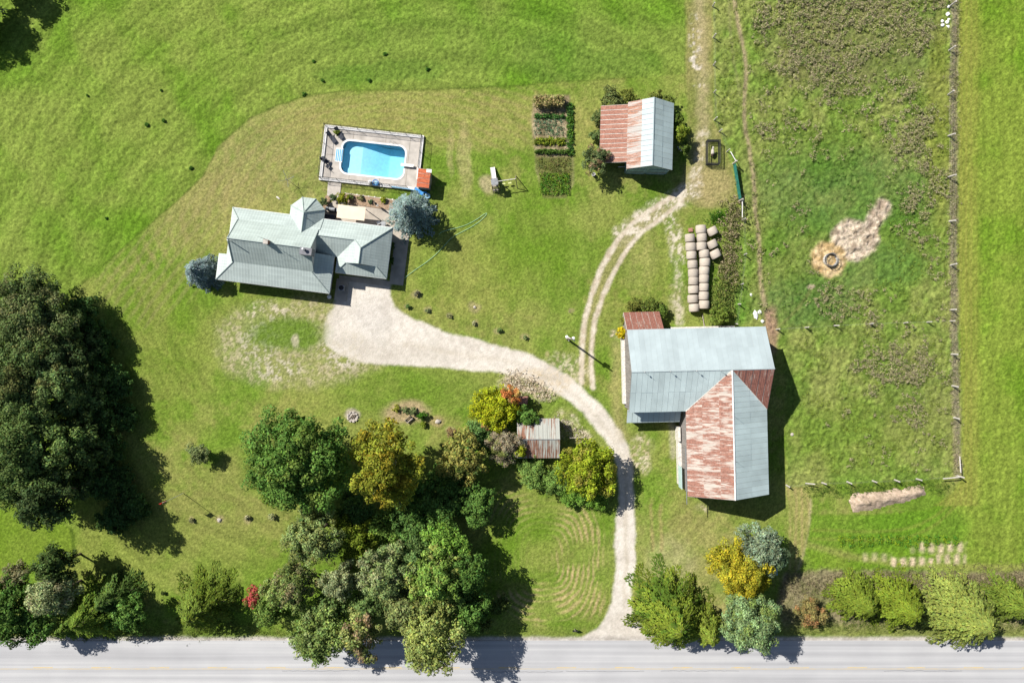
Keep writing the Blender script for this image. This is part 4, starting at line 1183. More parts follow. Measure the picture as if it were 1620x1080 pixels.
# ------------------------------------------------------------------ foliage
def quads(P, Nr, size, aspect, cols, rng, T=None):
    """rhombic leaf faces at P facing Nr"""
    n = len(P)
    Nr = Nr/np.maximum(np.linalg.norm(Nr, axis=1, keepdims=True), 1e-6)
    if T is None:
        T = rng.normal(size=(n, 3))
    T = T-Nr*(T*Nr).sum(1, keepdims=True)
    T = T/np.maximum(np.linalg.norm(T, axis=1, keepdims=True), 1e-6)
    B = np.cross(Nr, T)
    s = np.asarray(size).reshape(-1, 1)
    a = T*s*.5; b = B*s*.5*aspect
    V = np.empty((n, 4, 3), dtype=np.float32)
    V[:, 0] = P-a; V[:, 1] = P+b-a*.1; V[:, 2] = P+a; V[:, 3] = P-b-a*.1
    F = np.arange(4*n, dtype=np.int32).reshape(n, 4)
    return V.reshape(-1, 3), F, np.repeat(cols, 4, axis=0)

def vary(base, n, rng, hue=.10, val=.22):
    c = np.tile(np.asarray(base, dtype=np.float32), (n, 1))
    c = c*(1+rng.normal(0, val, (n, 1)))
    c[:, 0] *= 1+rng.normal(0, hue, n)
    c[:, 2] *= 1+rng.normal(0, hue, n)
    return np.clip(c, .004, .8)

def unit(rng, n):
    v = rng.normal(size=(n, 3)); return v/np.linalg.norm(v, axis=1, keepdims=True)

def crown_leafy(rng, R, h, ey=1.0, base=(.08, .14, .02), alt=None, altf=.25, dens=1.0, leaf=.30, low=.28, nl=None, sparse=0.08):
    """leafy crown made of lobes made of clumps; returns mesh arrays and lobe centres"""
    zc = h*(.5+low*.45); rzv = (h-h*low)/2
    nl = nl or int(5+R*1.1)
    lob = [(0, 0, h-.36*R*.9-.2, R*.46)]
    for k in range(nl):
        a = 2*math.pi*(k+rng.random()*.6)/nl
        rr = R*(.48+.22*rng.random()); lr = R*(.26+.24*rng.random())
        z = zc+rzv*(-.35+.75*rng.random())
        lob.append((rr*math.cos(a), rr*math.sin(a)*ey, z, lr))
    for k in range(nl//2):
        a = rng.random()*6.28; rr = R*.33*rng.random()
        lob.append((rr*math.cos(a), rr*math.sin(a)*ey, zc+rzv*(.15+.45*rng.random()), R*(.36+.1*rng.random())))
    Ps, Ns, Cs = [], [], []
    for (x, y, z, lr) in lob:
        cr = min(.20*lr+.34, lr*.55)
        nc = max(5, int(3.4*(lr/cr)**2*dens*.60))
        d = unit(rng, nc); d[:, 2] = np.where(d[:, 2] < -.45, -d[:, 2], d[:, 2])
        rad = lr*(.66+.44*rng.random((nc, 1)))
        cc = np.array((x, y, z))+d*rad*np.array((1, 1, .82))
        if sparse: cc = cc[rng.random(nc) > sparse]; d = d[:len(cc)]
        lb = 1+rng.normal(0, .10)
        for q in range(len(cc)):
            m = int(10+22*(cr/leaf)**2*.42*(.7+.6*rng.random()))
            p = unit(rng, m); p[:, 2] = np.where(p[:, 2] < -.3, -p[:, 2], p[:, 2])
            p = p*(.55+.5*rng.random((m, 1)))*cr*np.array((1.1, 1.1, .85))
            Ps.append(cc[q]+p)
            Ns.append(p/cr*1.1+unit(rng, m)*.6+np.array((0, 0, .25)))
            b = base
            if alt is not None and rng.random() < altf: b = alt
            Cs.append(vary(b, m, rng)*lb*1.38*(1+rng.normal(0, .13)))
    sz = leaf*(.65+.95*rng.random(sum(len(q) for q in Ps)))
    if R > 1.2:                                       # inner leaves added to block light, coloured darker like shaded depths
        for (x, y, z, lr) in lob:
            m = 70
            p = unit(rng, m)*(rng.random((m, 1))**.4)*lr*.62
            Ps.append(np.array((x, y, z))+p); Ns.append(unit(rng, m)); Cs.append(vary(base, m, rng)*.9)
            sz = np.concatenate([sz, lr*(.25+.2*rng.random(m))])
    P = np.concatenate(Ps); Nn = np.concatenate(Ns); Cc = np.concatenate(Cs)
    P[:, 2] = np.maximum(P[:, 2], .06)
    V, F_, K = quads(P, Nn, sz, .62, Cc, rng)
    return V, F_, K, lob

def crown_conifer(rng, R, h, base, dens=1.0, droop=.35, pw=.85, spray=.36, alt=None):
    """whorls of drooping boughs carrying needle sprays"""
    Ps, Ns, Ts, Cs = [], [], [], []
    bough = []
    z = .5
    while z < h*.985:
        t = 1-z/h
        ln = R*(t**pw)*(.92+.2*rng.random())+.15
        nb = int(max(5, (4+ln*.95)*dens))
        a0 = rng.random()*6.28
        for k in range(nb):
            a = a0+2*math.pi*(k+.5*rng.random())/nb
            l = ln*(.78+.38*rng.random())
            dirv = np.array((math.cos(a), math.sin(a), 0.))
            m = max(10, int(l*29*dens))
            s = (np.arange(m)+rng.random(m))/m
            s = .15+.85*s
            zz = z+.12*l*np.sin(s*2.2)-droop*l*s**2
            c = dirv[None, :]*(s*l)[:, None]; c[:, 2] = zz
            side = np.array((-dirv[1], dirv[0], 0))
            wdt = (.13*l*np.sin(np.clip(s, 0, 1)*2.6)+.17)
            sg = rng.uniform(-1, 1, m)
            c = c+side[None, :]*(sg*wdt)[:, None]
            c[:, 2] -= np.abs(sg)*wdt*.7+rng.random(m)*.15
            Ps.append(c)
            n_ = np.tile(np.array((0, 0, 1.)), (m, 1))+dirv*.55+unit(rng, m)*.45
            Ns.append(n_)
            Ts.append(np.tile(dirv, (m, 1))+side[None, :]*(sg*.9)[:, None]+np.array((0, 0, -.35)))
            bb = base if (alt is None or rng.random() < .6) else alt
            Cs.append(vary(bb, m, rng, .08, .18)*1.15*(1+rng.normal(0, .14)))
            if k % 2 == 0: bough.append(((0, 0, z), tuple(dirv*l*.8+np.array((0, 0, z-.2*droop*l)))))
        z += max(.34, .95*(h/10)*(.45+t))/max(.6, dens**.5)*(.75+.5*rng.random())
    # leader
    m = 30
    c = np.zeros((m, 3)); c[:, 2] = h*(.93+.08*rng.random(m)); c[:, :2] = rng.normal(0, .08, (m, 2))
    Ps.append(c); Ns.append(unit(rng, m)+np.array((0, 0, .2))); Ts.append(np.tile(np.array((0, 0, 1.)), (m, 1))+unit(rng, m)*.5); Cs.append(vary(base, m, rng))
    P = np.concatenate(Ps); P[:, 2] = np.maximum(P[:, 2], .05)
    V, F_, K = quads(P, np.concatenate(Ns), spray*(.6+.8*rng.random(len(P))), .45, np.concatenate(Cs), rng, np.concatenate(Ts))
    return V, F_, K, bough

LEAFCOUNT = 0
def place_tree(kind, name, cat, label, px, py, rpx, h, base, group=None, seed=0, hz=.62, bark='bark', **kw):
    """px,py: where the crown's middle shows; rpx: crown radius seen; h: height"""
    global LEAFCOUNT
    rng = np.random.default_rng(1000+seed)
    k = (H-h*hz)/H
    x, y = (px-810)/S*k, (540-py)/S*k
    R = rpx/S*k
    o = empty(name, (x, y, 0), 0, label, cat, group)
    if kind == 'leafy':
        V, F_, K, lob = crown_leafy(rng, R, h, base=base, **kw)
        tb = MB()
        tr = max(.05, h*.018)
        lean = (rng.normal(0, .02)*h, rng.normal(0, .02)*h)
        ztop = h*.62
        tb.tube([(0, 0, -.1), (0, 0, h*.06), (lean[0]*.5, lean[1]*.5, h*.3), (lean[0], lean[1], ztop), (lean[0]*1.2, lean[1]*1.2, h*.85)], [tr*1.5, tr*1.1, tr*.9, tr*.55, tr*.2], 8)
        for (lx, ly, lz, lr) in lob[1:]:
            z0 = h*(.2+.25*rng.random())
            tb.tube([(lean[0]*.5, lean[1]*.5, z0), (lx*.5, ly*.5, (z0+lz)*.52), (lx, ly, lz)], [tr*.55, tr*.35, tr*.12], 6)
            for _ in range(3):
                d = unit(rng, 1)[0]*lr*.8
                tb.tube([(lx*.8, ly*.8, lz-.1*lr), (lx+d[0], ly+d[1], lz+abs(d[2])*.6)], [tr*.14, tr*.05], 4)
        tb.build('trunk', MAT[bark], o)
    else:
        V, F_, K, bough = crown_conifer(rng, R, h, base, **kw)
        tb = MB(); tr = max(.05, h*.016)
        tb.tube([(0, 0, -.1), (0, 0, h*.5), (0, 0, h*.97)], [tr*1.2, tr*.7, .02], 8)
        for a, b in bough: tb.tube([a, b], [tr*.22, tr*.08], 4, False)
        tb.build('trunk', MAT[bark], o)
    LEAFCOUNT += len(F_)
    link('crown', np_mesh('crown', V, F_, K), MAT['leaf'], o)
    return o

def scatter_stuff(name, label, P, rng, base_cols, hgt, wid, per=9, leaf=.16, upright=.5, parent=None, cat=None, stuff=True):
    """many small plants as one object"""
    n = len(P)
    C0 = np.repeat(P, per, axis=0)
    hh = np.repeat(np.asarray(hgt)*np.ones(n), per); ww = np.repeat(np.asarray(wid)*np.ones(n), per)
    off = rng.normal(size=(n*per, 3))*.5
    C0 = C0.copy(); C0[:, 0] += off[:, 0]*ww; C0[:, 1] += off[:, 1]*ww
    C0[:, 2] += hh*(.15+.85*rng.random(n*per))*(1-.35*np.clip(np.hypot(off[:, 0], off[:, 1]), 0, 2))
    Nr = unit(rng, n*per)+np.array((0, 0, upright))+np.stack([off[:, 0]*.5, off[:, 1]*.5, np.zeros(n*per)], 1)
    cc = np.repeat(base_cols, per, axis=0)*(1+rng.normal(0, .22, (n*per, 1)))
    V, F_, K = quads(C0, Nr, leaf*(.6+.8*rng.random(n*per)), .6, np.clip(cc, .005, .8), rng)
    o = link(name, np_mesh(name, V, F_, K), MAT['leaf'], parent)
    global LEAFCOUNT
    LEAFCOUNT += len(F_)
    return tag(o, label, cat, None, 'stuff' if stuff else None)

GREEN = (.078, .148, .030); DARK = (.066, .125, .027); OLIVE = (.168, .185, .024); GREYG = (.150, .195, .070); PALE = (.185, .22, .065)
BRIGHT = (.078, .150, .020); YEL = (.225, .25, .014); BROWN = (.18, .135, .075); CEDAR = (.115, .170, .026); LIME = (.20, .235, .06)

T = place_tree
gB = 'trees in the big clump above the road'
# the clump between house lawn and road
T('leafy', 'maple_tree', 'tree', 'big dark green round tree at the upper left of the clump', 474, 728, 88, 15, GREEN, gB, 1, alt=(.095, .145, .03), altf=.3)
T('leafy', 'maple_tree', 'tree', 'yellowish green lower tree under the left side of the big dark tree', 440, 775, 34, 8, (.105, .15, .025), gB, 2)
T('leafy', 'birch_tree', 'tree', 'tall yellow olive autumn tree with pale branches beside the big dark tree', 611, 735, 60, 15, OLIVE, gB, 3, ey=1.35, alt=(.20, .17, .02), altf=.3, bark='pale_bark')
T('leafy', 'ash_tree', 'tree', 'small olive tree right of the tall yellow one', 735, 722, 40, 7.5, (.18, .175, .045), gB, 4, alt=(.09, .12, .03))
T('leafy', 'willow_tree', 'tree', 'thin grey green tree below the big dark tree, facing the lawn', 498, 848, 50, 10, GREYG, gB, 5, dens=.75, leaf=.24, sparse=.25, alt=(.14, .16, .05))
T('leafy', 'willow_tree', 'tree', 'grey green tree just above the red bush near the road', 468, 925, 44, 9.5, (.145, .19, .055), gB, 6, leaf=.25, alt=(.16, .15, .07))
T('leafy', 'willow_tree', 'tree', 'small silvery grey tree in the middle of the clump', 540, 918, 30, 9, (.18, .21, .10), gB, 7, leaf=.22, dens=.9)
T('leafy', 'willow_tree', 'tree', 'round silvery green tree in the middle of the clump, larger than its grey neighbour', 612, 905, 50, 11, (.15, .20, .072), gB, 8, leaf=.25, alt=(.17, .19, .09))
T('leafy', 'poplar_tree', 'tree', 'light green tree right of the silvery one, above the road poplar', 690, 905, 48, 12, (.125, .20, .04), gB, 9, alt=LIME)
T('leafy', 'plum_tree', 'tree', 'fresh green low tree on the right side of the clump', 705, 855, 40, 7.5, (.10, .18, .03), gB, 10)
T('leafy', 'ash_tree', 'tree', 'dark green tree at the right edge of the clump', 738, 905, 40, 10, DARK, gB, 11)
T('leafy', 'poplar_tree', 'tree', 'large light green poplar overhanging the road', 684, 1000, 56, 12.5, PALE, gB, 12, ey=1.1, alt=LIME, altf=.35)
T('leafy', 'poplar_tree', 'tree', 'brownish thinning tree overhanging the road beside the large poplar', 572, 1000, 34, 10.5, (.165, .19, .06), gB, 13, ey=1.5, alt=BROWN, altf=.3, bark='pale_bark', sparse=.15)
T('leafy', 'poplar_tree', 'tree', 'grey green tree overhanging the road, leftmost of the three overhanging ones', 505, 1005, 44, 10.5, (.13, .18, .05), gB, 14, ey=1.15, alt=GREYG)
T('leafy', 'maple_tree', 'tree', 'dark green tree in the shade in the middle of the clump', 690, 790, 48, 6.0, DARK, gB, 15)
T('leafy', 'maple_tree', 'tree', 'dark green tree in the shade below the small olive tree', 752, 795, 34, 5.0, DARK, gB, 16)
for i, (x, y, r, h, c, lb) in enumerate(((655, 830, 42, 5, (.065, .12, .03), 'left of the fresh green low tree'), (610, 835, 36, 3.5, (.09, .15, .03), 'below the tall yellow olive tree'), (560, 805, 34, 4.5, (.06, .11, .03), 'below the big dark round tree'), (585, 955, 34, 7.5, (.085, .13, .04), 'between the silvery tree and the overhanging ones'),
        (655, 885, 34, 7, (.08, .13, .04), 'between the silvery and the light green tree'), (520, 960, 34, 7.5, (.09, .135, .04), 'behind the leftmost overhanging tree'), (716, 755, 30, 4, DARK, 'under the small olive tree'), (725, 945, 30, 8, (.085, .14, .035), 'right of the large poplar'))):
    T('leafy', 'ash_tree', 'tree', 'dark green filler tree added to darken the clump, '+lb, x, y, r, h, c, gB, 200+i)  # dark trees added to fill lit gaps where the clump lies in shade
T('leafy', 'lilac_bush', 'bush', 'dark rounded bush at the right end of the clump on the mown lawn', 790, 957, 18, 3.0, (.065, .095, .025), None, 17, leaf=.2)
T('leafy', 'lilac_bush', 'bush', 'low green bush in front of the rounded bush at the road', 765, 985, 16, 2.5, (.085, .115, .03), None, 18, leaf=.2)
T('leafy', 'ash_tree', 'tree', 'yellow green small tree between the grey willow and the silvery tree', 560, 850, 36, 6.5, (.12, .16, .02), gB, 19, sparse=.3, leaf=.25)
T('leafy', 'willow_tree', 'tree', 'olive tree behind the three trees that overhang the road', 640, 955, 38, 9.5, (.13, .155, .055), gB, 20)
T('leafy', 'ash_tree', 'tree', 'dark green low tree below the dark tree at the right edge of the clump', 745, 965, 34, 8, DARK, gB, 21)
# by the tool shed
T('leafy', 'sumac_bush', 'bush', 'bright yellow green bush beside the gravel patch', 783, 645, 38, 4.6, YEL, None, 30, alt=(.20, .24, .02), leaf=.24)
T('leafy', 'sumac_bush', 'bush', 'orange autumn bush at the top of the yellow green one', 803, 627, 20, 4.6, (.34, .135, .045), None, 31, alt=(.30, .19, .06), leaf=.22)
T('leafy', 'sumac_bush', 'bush', 'small rusty brown bush below the yellow green one', 773, 665, 13, 3.6, (.25, .14, .06), None, 33, leaf=.2)
T('leafy', 'sumac_bush', 'bush', 'green bush touching the roof end of the tool shed', 836, 660, 19, 3.6, GREEN, None, 34, leaf=.22)
T('leafy', 'dead_shrub', 'bush', 'grey brown dry shrub leaning over the tool shed roof', 795, 703, 32, 4.4, (.22, .19, .125), None, 35, leaf=.17, sparse=.35, alt=(.12, .14, .04), altf=.25)
T('leafy', 'sumac_bush', 'bush', 'small yellow green bush over the left roof end of the tool shed', 822, 712, 15, 4.2, (.19, .22, .02), None, 36, leaf=.22)
T('leafy', 'vine_bush', 'bush', 'low green vines left of the dry shrub', 753, 690, 26, 1.8, (.095, .17, .05), None, 37, leaf=.22)
T('leafy', 'vine_bush', 'bush', 'low green vines below the tool shed', 840, 745, 28, 1.9, (.12, .19, .045), None, 38, leaf=.2)
T('leafy', 'vine_bush', 'bush', 'low green vines between tool shed and yellow green tree', 876, 765, 24, 1.8, (.11, .18, .04), None, 39, leaf=.2)
T('leafy', 'maple_tree', 'tree', 'yellow green round tree beside the driveway bend', 925, 742, 48, 7.2, (.175, .22, .018), None, 40, alt=(.17, .165, .03), leaf=.27)
T('leafy', 'vine_bush', 'bush', 'low green hedge plant at the foot of the yellow green tree, left one', 905, 787, 20, 1.6, (.10, .185, .03), None, 41, leaf=.2)
T('leafy', 'vine_bush', 'bush', 'low green hedge plant at the foot of the yellow green tree, nearest the drive', 941, 788, 22, 1.6, (.105, .195, .03), None, 42, leaf=.2)
# roadside row, left
gL = 'roadside trees left of the clump'
T('leafy', 'ash_tree', 'tree', 'dark green tree in the bottom left corner by the road', 22, 960, 48, 9, DARK, gL, 50)
T('leafy', 'ash_tree', 'tree', 'dark topped tree at the back of the roadside row', 92, 893, 36, 8, (.055, .085, .025), gL, 51)
T('leafy', 'willow_tree', 'tree', 'brownish grey shrub behind the pale tree in the left corner', 28, 912, 28, 6, (.14, .135, .07), gL, 52, leaf=.2, sparse=.2)
T('leafy', 'willow_tree', 'tree', 'pale grey green tree in the left roadside row', 88, 940, 40, 9, (.205, .24, .11), gL, 53, leaf=.24, alt=(.21, .20, .11), altf=.2)
T('conifer', 'cedar_tree', 'tree', 'broad green cedar right of the pale grey green tree', 150, 970, 58, 9, CEDAR, gL, 54, dens=1.15, pw=.65, alt=(.08, .13, .02), hz=.45)
T('leafy', 'ash_tree', 'tree', 'dark green tree between the corner tree and the pale grey green one', 62, 978, 36, 7, DARK, gL, 220)
T('conifer', 'cedar_tree', 'tree', 'low green cedar in front of the pale grey green tree at the road', 112, 988, 34, 6, (.10, .155, .03), gL, 221, dens=1.1, pw=.65, hz=.45)
T('leafy', 'ash_tree', 'tree', 'dark green tree at the right end of the left corner row', 205, 968, 34, 5.5, DARK, gL, 222)
T('conifer', 'cedar_tree', 'tree', 'dark green cedar nearest the lawn in the left row', 178, 945, 40, 7, (.075, .125, .03), gL, 55, dens=1.1, pw=.65, hz=.45)
T('conifer', 'cedar_tree', 'tree', 'lone green cedar by the road between two gaps', 318, 963, 58, 8, (.115, .16, .028), gL, 56, dens=1.2, pw=.65, alt=(.10, .14, .02), hz=.45)
T('leafy', 'cedar_tree', 'tree', 'small green tree beside the red bush at the road', 430, 968, 30, 6.5, (.10, .155, .035), gL, 57, leaf=.24)
T('leafy', 'sumac_bush', 'bush', 'red autumn bush at the left edge of the clump', 404, 945, 17, 5.5, (.27, .055, .05), None, 58, alt=(.16, .12, .04), altf=.25, leaf=.2)
T('leafy', 'sumac_bush', 'bush', 'small green and red shrub above the red bush', 424, 932, 13, 5, (.13, .10, .04), None, 59, leaf=.2)
# roadside row, right of the drive
gR = 'roadside trees right of the driveway'
T('conifer', 'cedar_tree', 'tree', 'big green cedar beside the driveway mouth', 1062, 975, 68, 10.5, (.14, .185, .024), gR, 60, dens=1.3, pw=.6, hz=.45, alt=(.075, .125, .018))
T('conifer', 'cedar_tree', 'tree', 'green cedar reaching over the road right of the driveway mouth', 1113, 992, 40, 9, (.155, .20, .03), gR, 61, dens=1.2, pw=.6, hz=.45)
T('leafy', 'spruce_tree', 'tree', 'soft grey green tree over the road below the golden tree', 1186, 985, 52, 10, (.135, .195, .085), gR, 62, leaf=.22, alt=(.13, .18, .05))
T('leafy', 'maple_tree', 'tree', 'golden olive round tree below the barn', 1171, 898, 50, 7.5, (.235, .21, .018), gR, 63, alt=(.17, .17, .02), leaf=.24, dens=1.2)
T('leafy', 'spruce_tree', 'tree', 'blue green tree behind the golden one', 1202, 866, 42, 7.5, (.15, .195, .12), gR, 64, leaf=.22)
T('leafy', 'spruce_tree', 'tree', 'dark blue green tree right of the golden one', 1224, 880, 22, 6.5, (.07, .105, .055), gR, 65, leaf=.22)
T('leafy', 'dead_shrub', 'bush', 'small brown and green shrub by the road in the dry strip', 1283, 968, 24, 2.6, (.165, .14, .05), None, 66, leaf=.18, alt=(.24, .14, .06))
T('conifer', 'cedar_tree', 'tree', 'olive green cedar in the dry strip, left one of the joined pair', 1360, 950, 42, 6, (.125, .17, .022), gR, 67, dens=1.3, pw=.6, hz=.4, droop=.3)
T('conifer', 'cedar_tree', 'tree', 'olive green cedar in the dry strip, right one of the joined pair', 1424, 957, 50, 7.5, (.13, .175, .02), gR, 85, dens=1.3, pw=.6, hz=.4, droop=.3)
T('conifer', 'cedar_tree', 'tree', 'broad pale yellow green cedar near the lower right corner', 1530, 974, 64, 9.5, (.185, .225, .05), gR, 68, dens=1.4, pw=.6, hz=.45, droop=.25)
T('conifer', 'cedar_tree', 'tree', 'green cedar at the right edge of the picture', 1602, 952, 40, 6.5, (.115, .16, .025), gR, 69, dens=1.2, pw=.6, hz=.4)
# tall trees on the left edge
gP = 'tall dark trees on the left edge'
T('leafy', 'pine_tree', 'tree', 'tall dark tree on the left edge, topmost of the group', 52, 508, 76, 8.5, (.092, .128, .044), gP, 70, dens=1.2, leaf=.24, sparse=.16, alt=(.12, .135, .055), altf=.3, low=.15, nl=12)
T('leafy', 'pine_tree', 'tree', 'tall dark tree in the middle of the left edge group', 42, 612, 76, 11.5, (.085, .125, .042), gP, 71, dens=1.1, leaf=.25, alt=(.09, .10, .035), low=.15, nl=12, sparse=.15)
T('leafy', 'pine_tree', 'tree', 'tall dark tree on the left edge, lowest of the tall ones', 36, 712, 76, 14.5, (.082, .125, .038), gP, 72, dens=1.0, leaf=.26, sparse=.16, low=.12, nl=12)
for i, (x, y, r, h, lb) in enumerate(((112, 545, 42, 6, 'upper'), (125, 628, 46, 7, 'middle'), (126, 705, 46, 8, 'lower'))):
    T('leafy', 'pine_tree', 'tree', 'dark tree on the lawn side of the tall left group, '+lb+' of three', x, y, r, h, (.07, .105, .034), gP, 230+i, low=.08)
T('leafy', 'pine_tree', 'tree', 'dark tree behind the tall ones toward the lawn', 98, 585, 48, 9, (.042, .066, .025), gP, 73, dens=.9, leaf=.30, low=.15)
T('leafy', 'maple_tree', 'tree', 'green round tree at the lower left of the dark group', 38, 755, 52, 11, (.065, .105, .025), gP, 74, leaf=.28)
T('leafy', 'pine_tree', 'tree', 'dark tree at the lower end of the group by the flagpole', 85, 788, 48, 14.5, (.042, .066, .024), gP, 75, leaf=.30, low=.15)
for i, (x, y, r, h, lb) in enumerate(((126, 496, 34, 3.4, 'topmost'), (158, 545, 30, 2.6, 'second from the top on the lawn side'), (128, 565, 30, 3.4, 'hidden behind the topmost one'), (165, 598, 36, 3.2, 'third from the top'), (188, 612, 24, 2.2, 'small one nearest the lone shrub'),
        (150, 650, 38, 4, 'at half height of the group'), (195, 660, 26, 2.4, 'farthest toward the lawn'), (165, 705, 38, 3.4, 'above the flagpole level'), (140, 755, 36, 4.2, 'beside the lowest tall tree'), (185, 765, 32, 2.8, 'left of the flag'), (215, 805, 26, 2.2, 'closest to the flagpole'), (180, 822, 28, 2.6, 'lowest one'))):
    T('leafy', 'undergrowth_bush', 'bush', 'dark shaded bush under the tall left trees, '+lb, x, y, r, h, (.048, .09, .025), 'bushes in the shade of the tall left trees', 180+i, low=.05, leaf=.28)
T('leafy', 'maple_tree', 'tree', 'tree cut by the left edge near the upper corner, casting the round shadow', -44, 20, 46, 5, (.07, .10, .035), None, 76, low=.2)
T('leafy', 'maple_tree', 'tree', 'tree just above the upper left corner that drops a shadow on the field', -8, -44, 34, 6.5, (.07, .10, .035), None, 86, low=.2)
# two blue spruces and the lone shrub
T('conifer', 'blue_spruce', 'tree', 'dense blue spruce between patio and lawn', 650, 337, 42, 8.2, (.20, .265, .25), None, 80, dens=1.5, pw=.68, droop=.22, spray=.30, hz=.35, alt=(.145, .20, .185))
T('conifer', 'blue_spruce', 'tree', 'small blue spruce at the left end of the house', 318, 430, 30, 5.2, (.19, .25, .25), None, 81, dens=1.7, pw=.65, droop=.2, spray=.26, hz=.35, alt=(.13, .18, .175))
T('leafy', 'lilac_bush', 'bush', 'lone pale green shrub on the open lawn', 318, 716, 19, 3.0, (.125, .155, .06), None, 82, leaf=.18, dens=1.3)
# bushes round the drive shed and the barn
T('leafy', 'elder_bush', 'bush', 'mixed green and brown bush at the corner of the rusty lean-to', 943, 255, 24, 4.2, (.085, .115, .045), None, 90, alt=(.19, .135, .075), altf=.35, leaf=.2)
for i, (x, y, r, h, c, lb) in enumerate(((967, 157, 20, 2.0, (.10, .12, .04), 'olive hedge bush above the rusty lean-to'), (992, 154, 15, 1.8, (.12, .14, .03), 'yellow green hedge bush above the drive shed ridge'),
        (946, 185, 12, 1.6, (.09, .12, .04), 'narrow green bush at the upper left of the rusty lean-to'), (943, 215, 11, 1.4, (.08, .12, .04), 'narrow green bush along the left wall of the rusty lean-to'),
        (1040, 156, 14, 1.8, (.12, .14, .03), 'green hedge bush touching the top of the grey shed roof'), (1058, 162, 12, 1.8, (.10, .13, .03), 'small hedge bush at the upper right corner of the drive shed'),
        (1071, 190, 13, 3.0, (.075, .115, .02), 'green bush at the right side of the drive shed, upper'), (1075, 212, 16, 3.4, (.115, .15, .02), 'taller yellow green bush at the right side of the drive shed'),
        (1083, 235, 10, 2.4, (.06, .09, .02), 'dark bush at the right side of the drive shed, lowest'))):
    T('leafy', 'hedge_bush', 'bush', lb, x, y, r, h, c, 'bushes round the drive shed', 91+i, leaf=.2)
for i, (x, y, r, h, c, lb) in enumerate(((1003, 484, 15, 1.4, (.12, .135, .03), 'olive bush above the rusty lean-to of the barn'), (1030, 482, 15, 1.6, (.11, .145, .03), 'green bush above the right corner of the barn lean-to'),
        (1047, 490, 11, 1.8, (.07, .11, .02), 'dark green bush beside the barn lean-to'), (985, 527, 10, 2.2, (.33, .27, .01), 'golden yellow bush at the barn corner'), (988, 508, 8, 1.4, (.15, .15, .03), 'small olive bush above the golden yellow one'),
        (1140, 498, 16, 2.4, (.10, .14, .025), 'green bush below the hay bales by the barn'))):
    T('leafy', 'hedge_bush', 'bush', lb, x, y, r, h, c, 'bushes round the barn', 101+i, leaf=.19)
# garden shrubs
for i, (x, y, r, h, c, lb) in enumerate(((541, 315, 11, 1.9, (.15, .165, .015), 'yellow green shrub at the patio edge'), (527, 313, 6, 1.3, (.06, .09, .04), 'small dark upright shrub beside the pool gate walk'),
        (512, 320, 7, 1.2, (.075, .10, .045), 'dark shrub against the octagonal bay'), (607, 316, 5.5, .8, (.19, .22, .02), 'small bright yellow green plant in the patio bed'), (571, 313, 5, .6, (.14, .14, .06), 'small brownish plant in the patio bed'),
        (586, 319, 4, .5, (.10, .14, .07), 'small grey green plant at the edge of the patio bed'), (554, 311, 5, .7, (.12, .16, .05), 'small green plant at the left end of the patio bed'), (619, 388, 7, .9, (.06, .10, .03), 'low dark shrub under the right eave of the house'), (618, 412, 7, .9, (.05, .09, .02), 'low dark shrub halfway along the right house wall'),
        (533, 210, 5, .9, (.15, .19, .03), 'potted plant between the two loungers'),
        (626, 647, 6, .6, (.18, .19, .03), 'yellow plant in the island bed on the lawn'), (641, 649, 6, .6, (.12, .16, .06), 'grey green plant in the island bed'), (653, 651, 7, .8, (.10, .13, .05), 'darker plant in the island bed beside the round bush'),
        (667, 657, 8, 1.2, (.045, .12, .012), 'round bright green bush in the island bed'), (670, 671, 6, .7, (.12, .16, .02), 'small light green plant below the round bush'), (713, 684, 9, 1.3, (.20, .145, .07), 'brown dry shrub on the lawn left of the tool shed'),
        (660, 464, 4.5, .7, (0.160, 0.152, 0.096), 'brown young plant in a bare ring by the driveway'), (645, 485, 4, .6, (0.080, 0.144, 0.040), 'dark green young plant nearest the garage'), (677, 491, 3.6, .5, (0.176, 0.208, 0.096), 'second young plant in the row beside the drive'), (711, 500, 3.6, .5, (0.208, 0.208, 0.096), 'third young plant in the row beside the drive'),
        (750, 511, 3.2, .5, (0.256, 0.256, 0.144), 'pale young plant in the row beside the drive, below the bare patch'), (790, 522, 4.2, .6, (0.120, 0.176, 0.056), 'dark young plant near the right end of the row by the drive'), (831, 533, 3.8, .55, (0.160, 0.208, 0.080), 'last young plant of the row by the drive'),
        (391, 819, 4.5, .8, (.26, .25, .14), 'small stump sprout on the lawn left of the clump'), (429, 817, 5, .9, (.24, .26, .12), 'small shrub on the lawn at the edge of the clump'), (303, 823, 4, .5, (.17, .17, .08), 'small pale plant near the flagpole'), (258, 938, 3.5, .6, (.05, .07, .02), 'tiny dark seedling on the lawn near the roadside row'))):
    T('leafy', 'garden_shrub', 'plant', lb, x, y, r, h, c, None, 120+i, leaf=.15, low=.05, nl=5)
# tall dark tufts standing in the hay field
for i, (x, y, r) in enumerate(((232, 197, 4), (259, 191, 4), (138, 151, 3), (302, 266, 4.5), (168, 345, 3), (255, 143, 2.5), (496, 97, 3), (510, 127, 3), (481, 149, 5), (609, 85, 4), (676, 109, 5), (584, 127, 4))):
    T('leafy', 'weed_tuft', 'plant', 'tall dark green weed tuft standing in the hay field', x, y, r*.7, .18, (.075, .16, .028), 'weed tufts in the hay field', 160+i, leaf=.14, low=.05, nl=5, dens=1.4, sparse=.3)

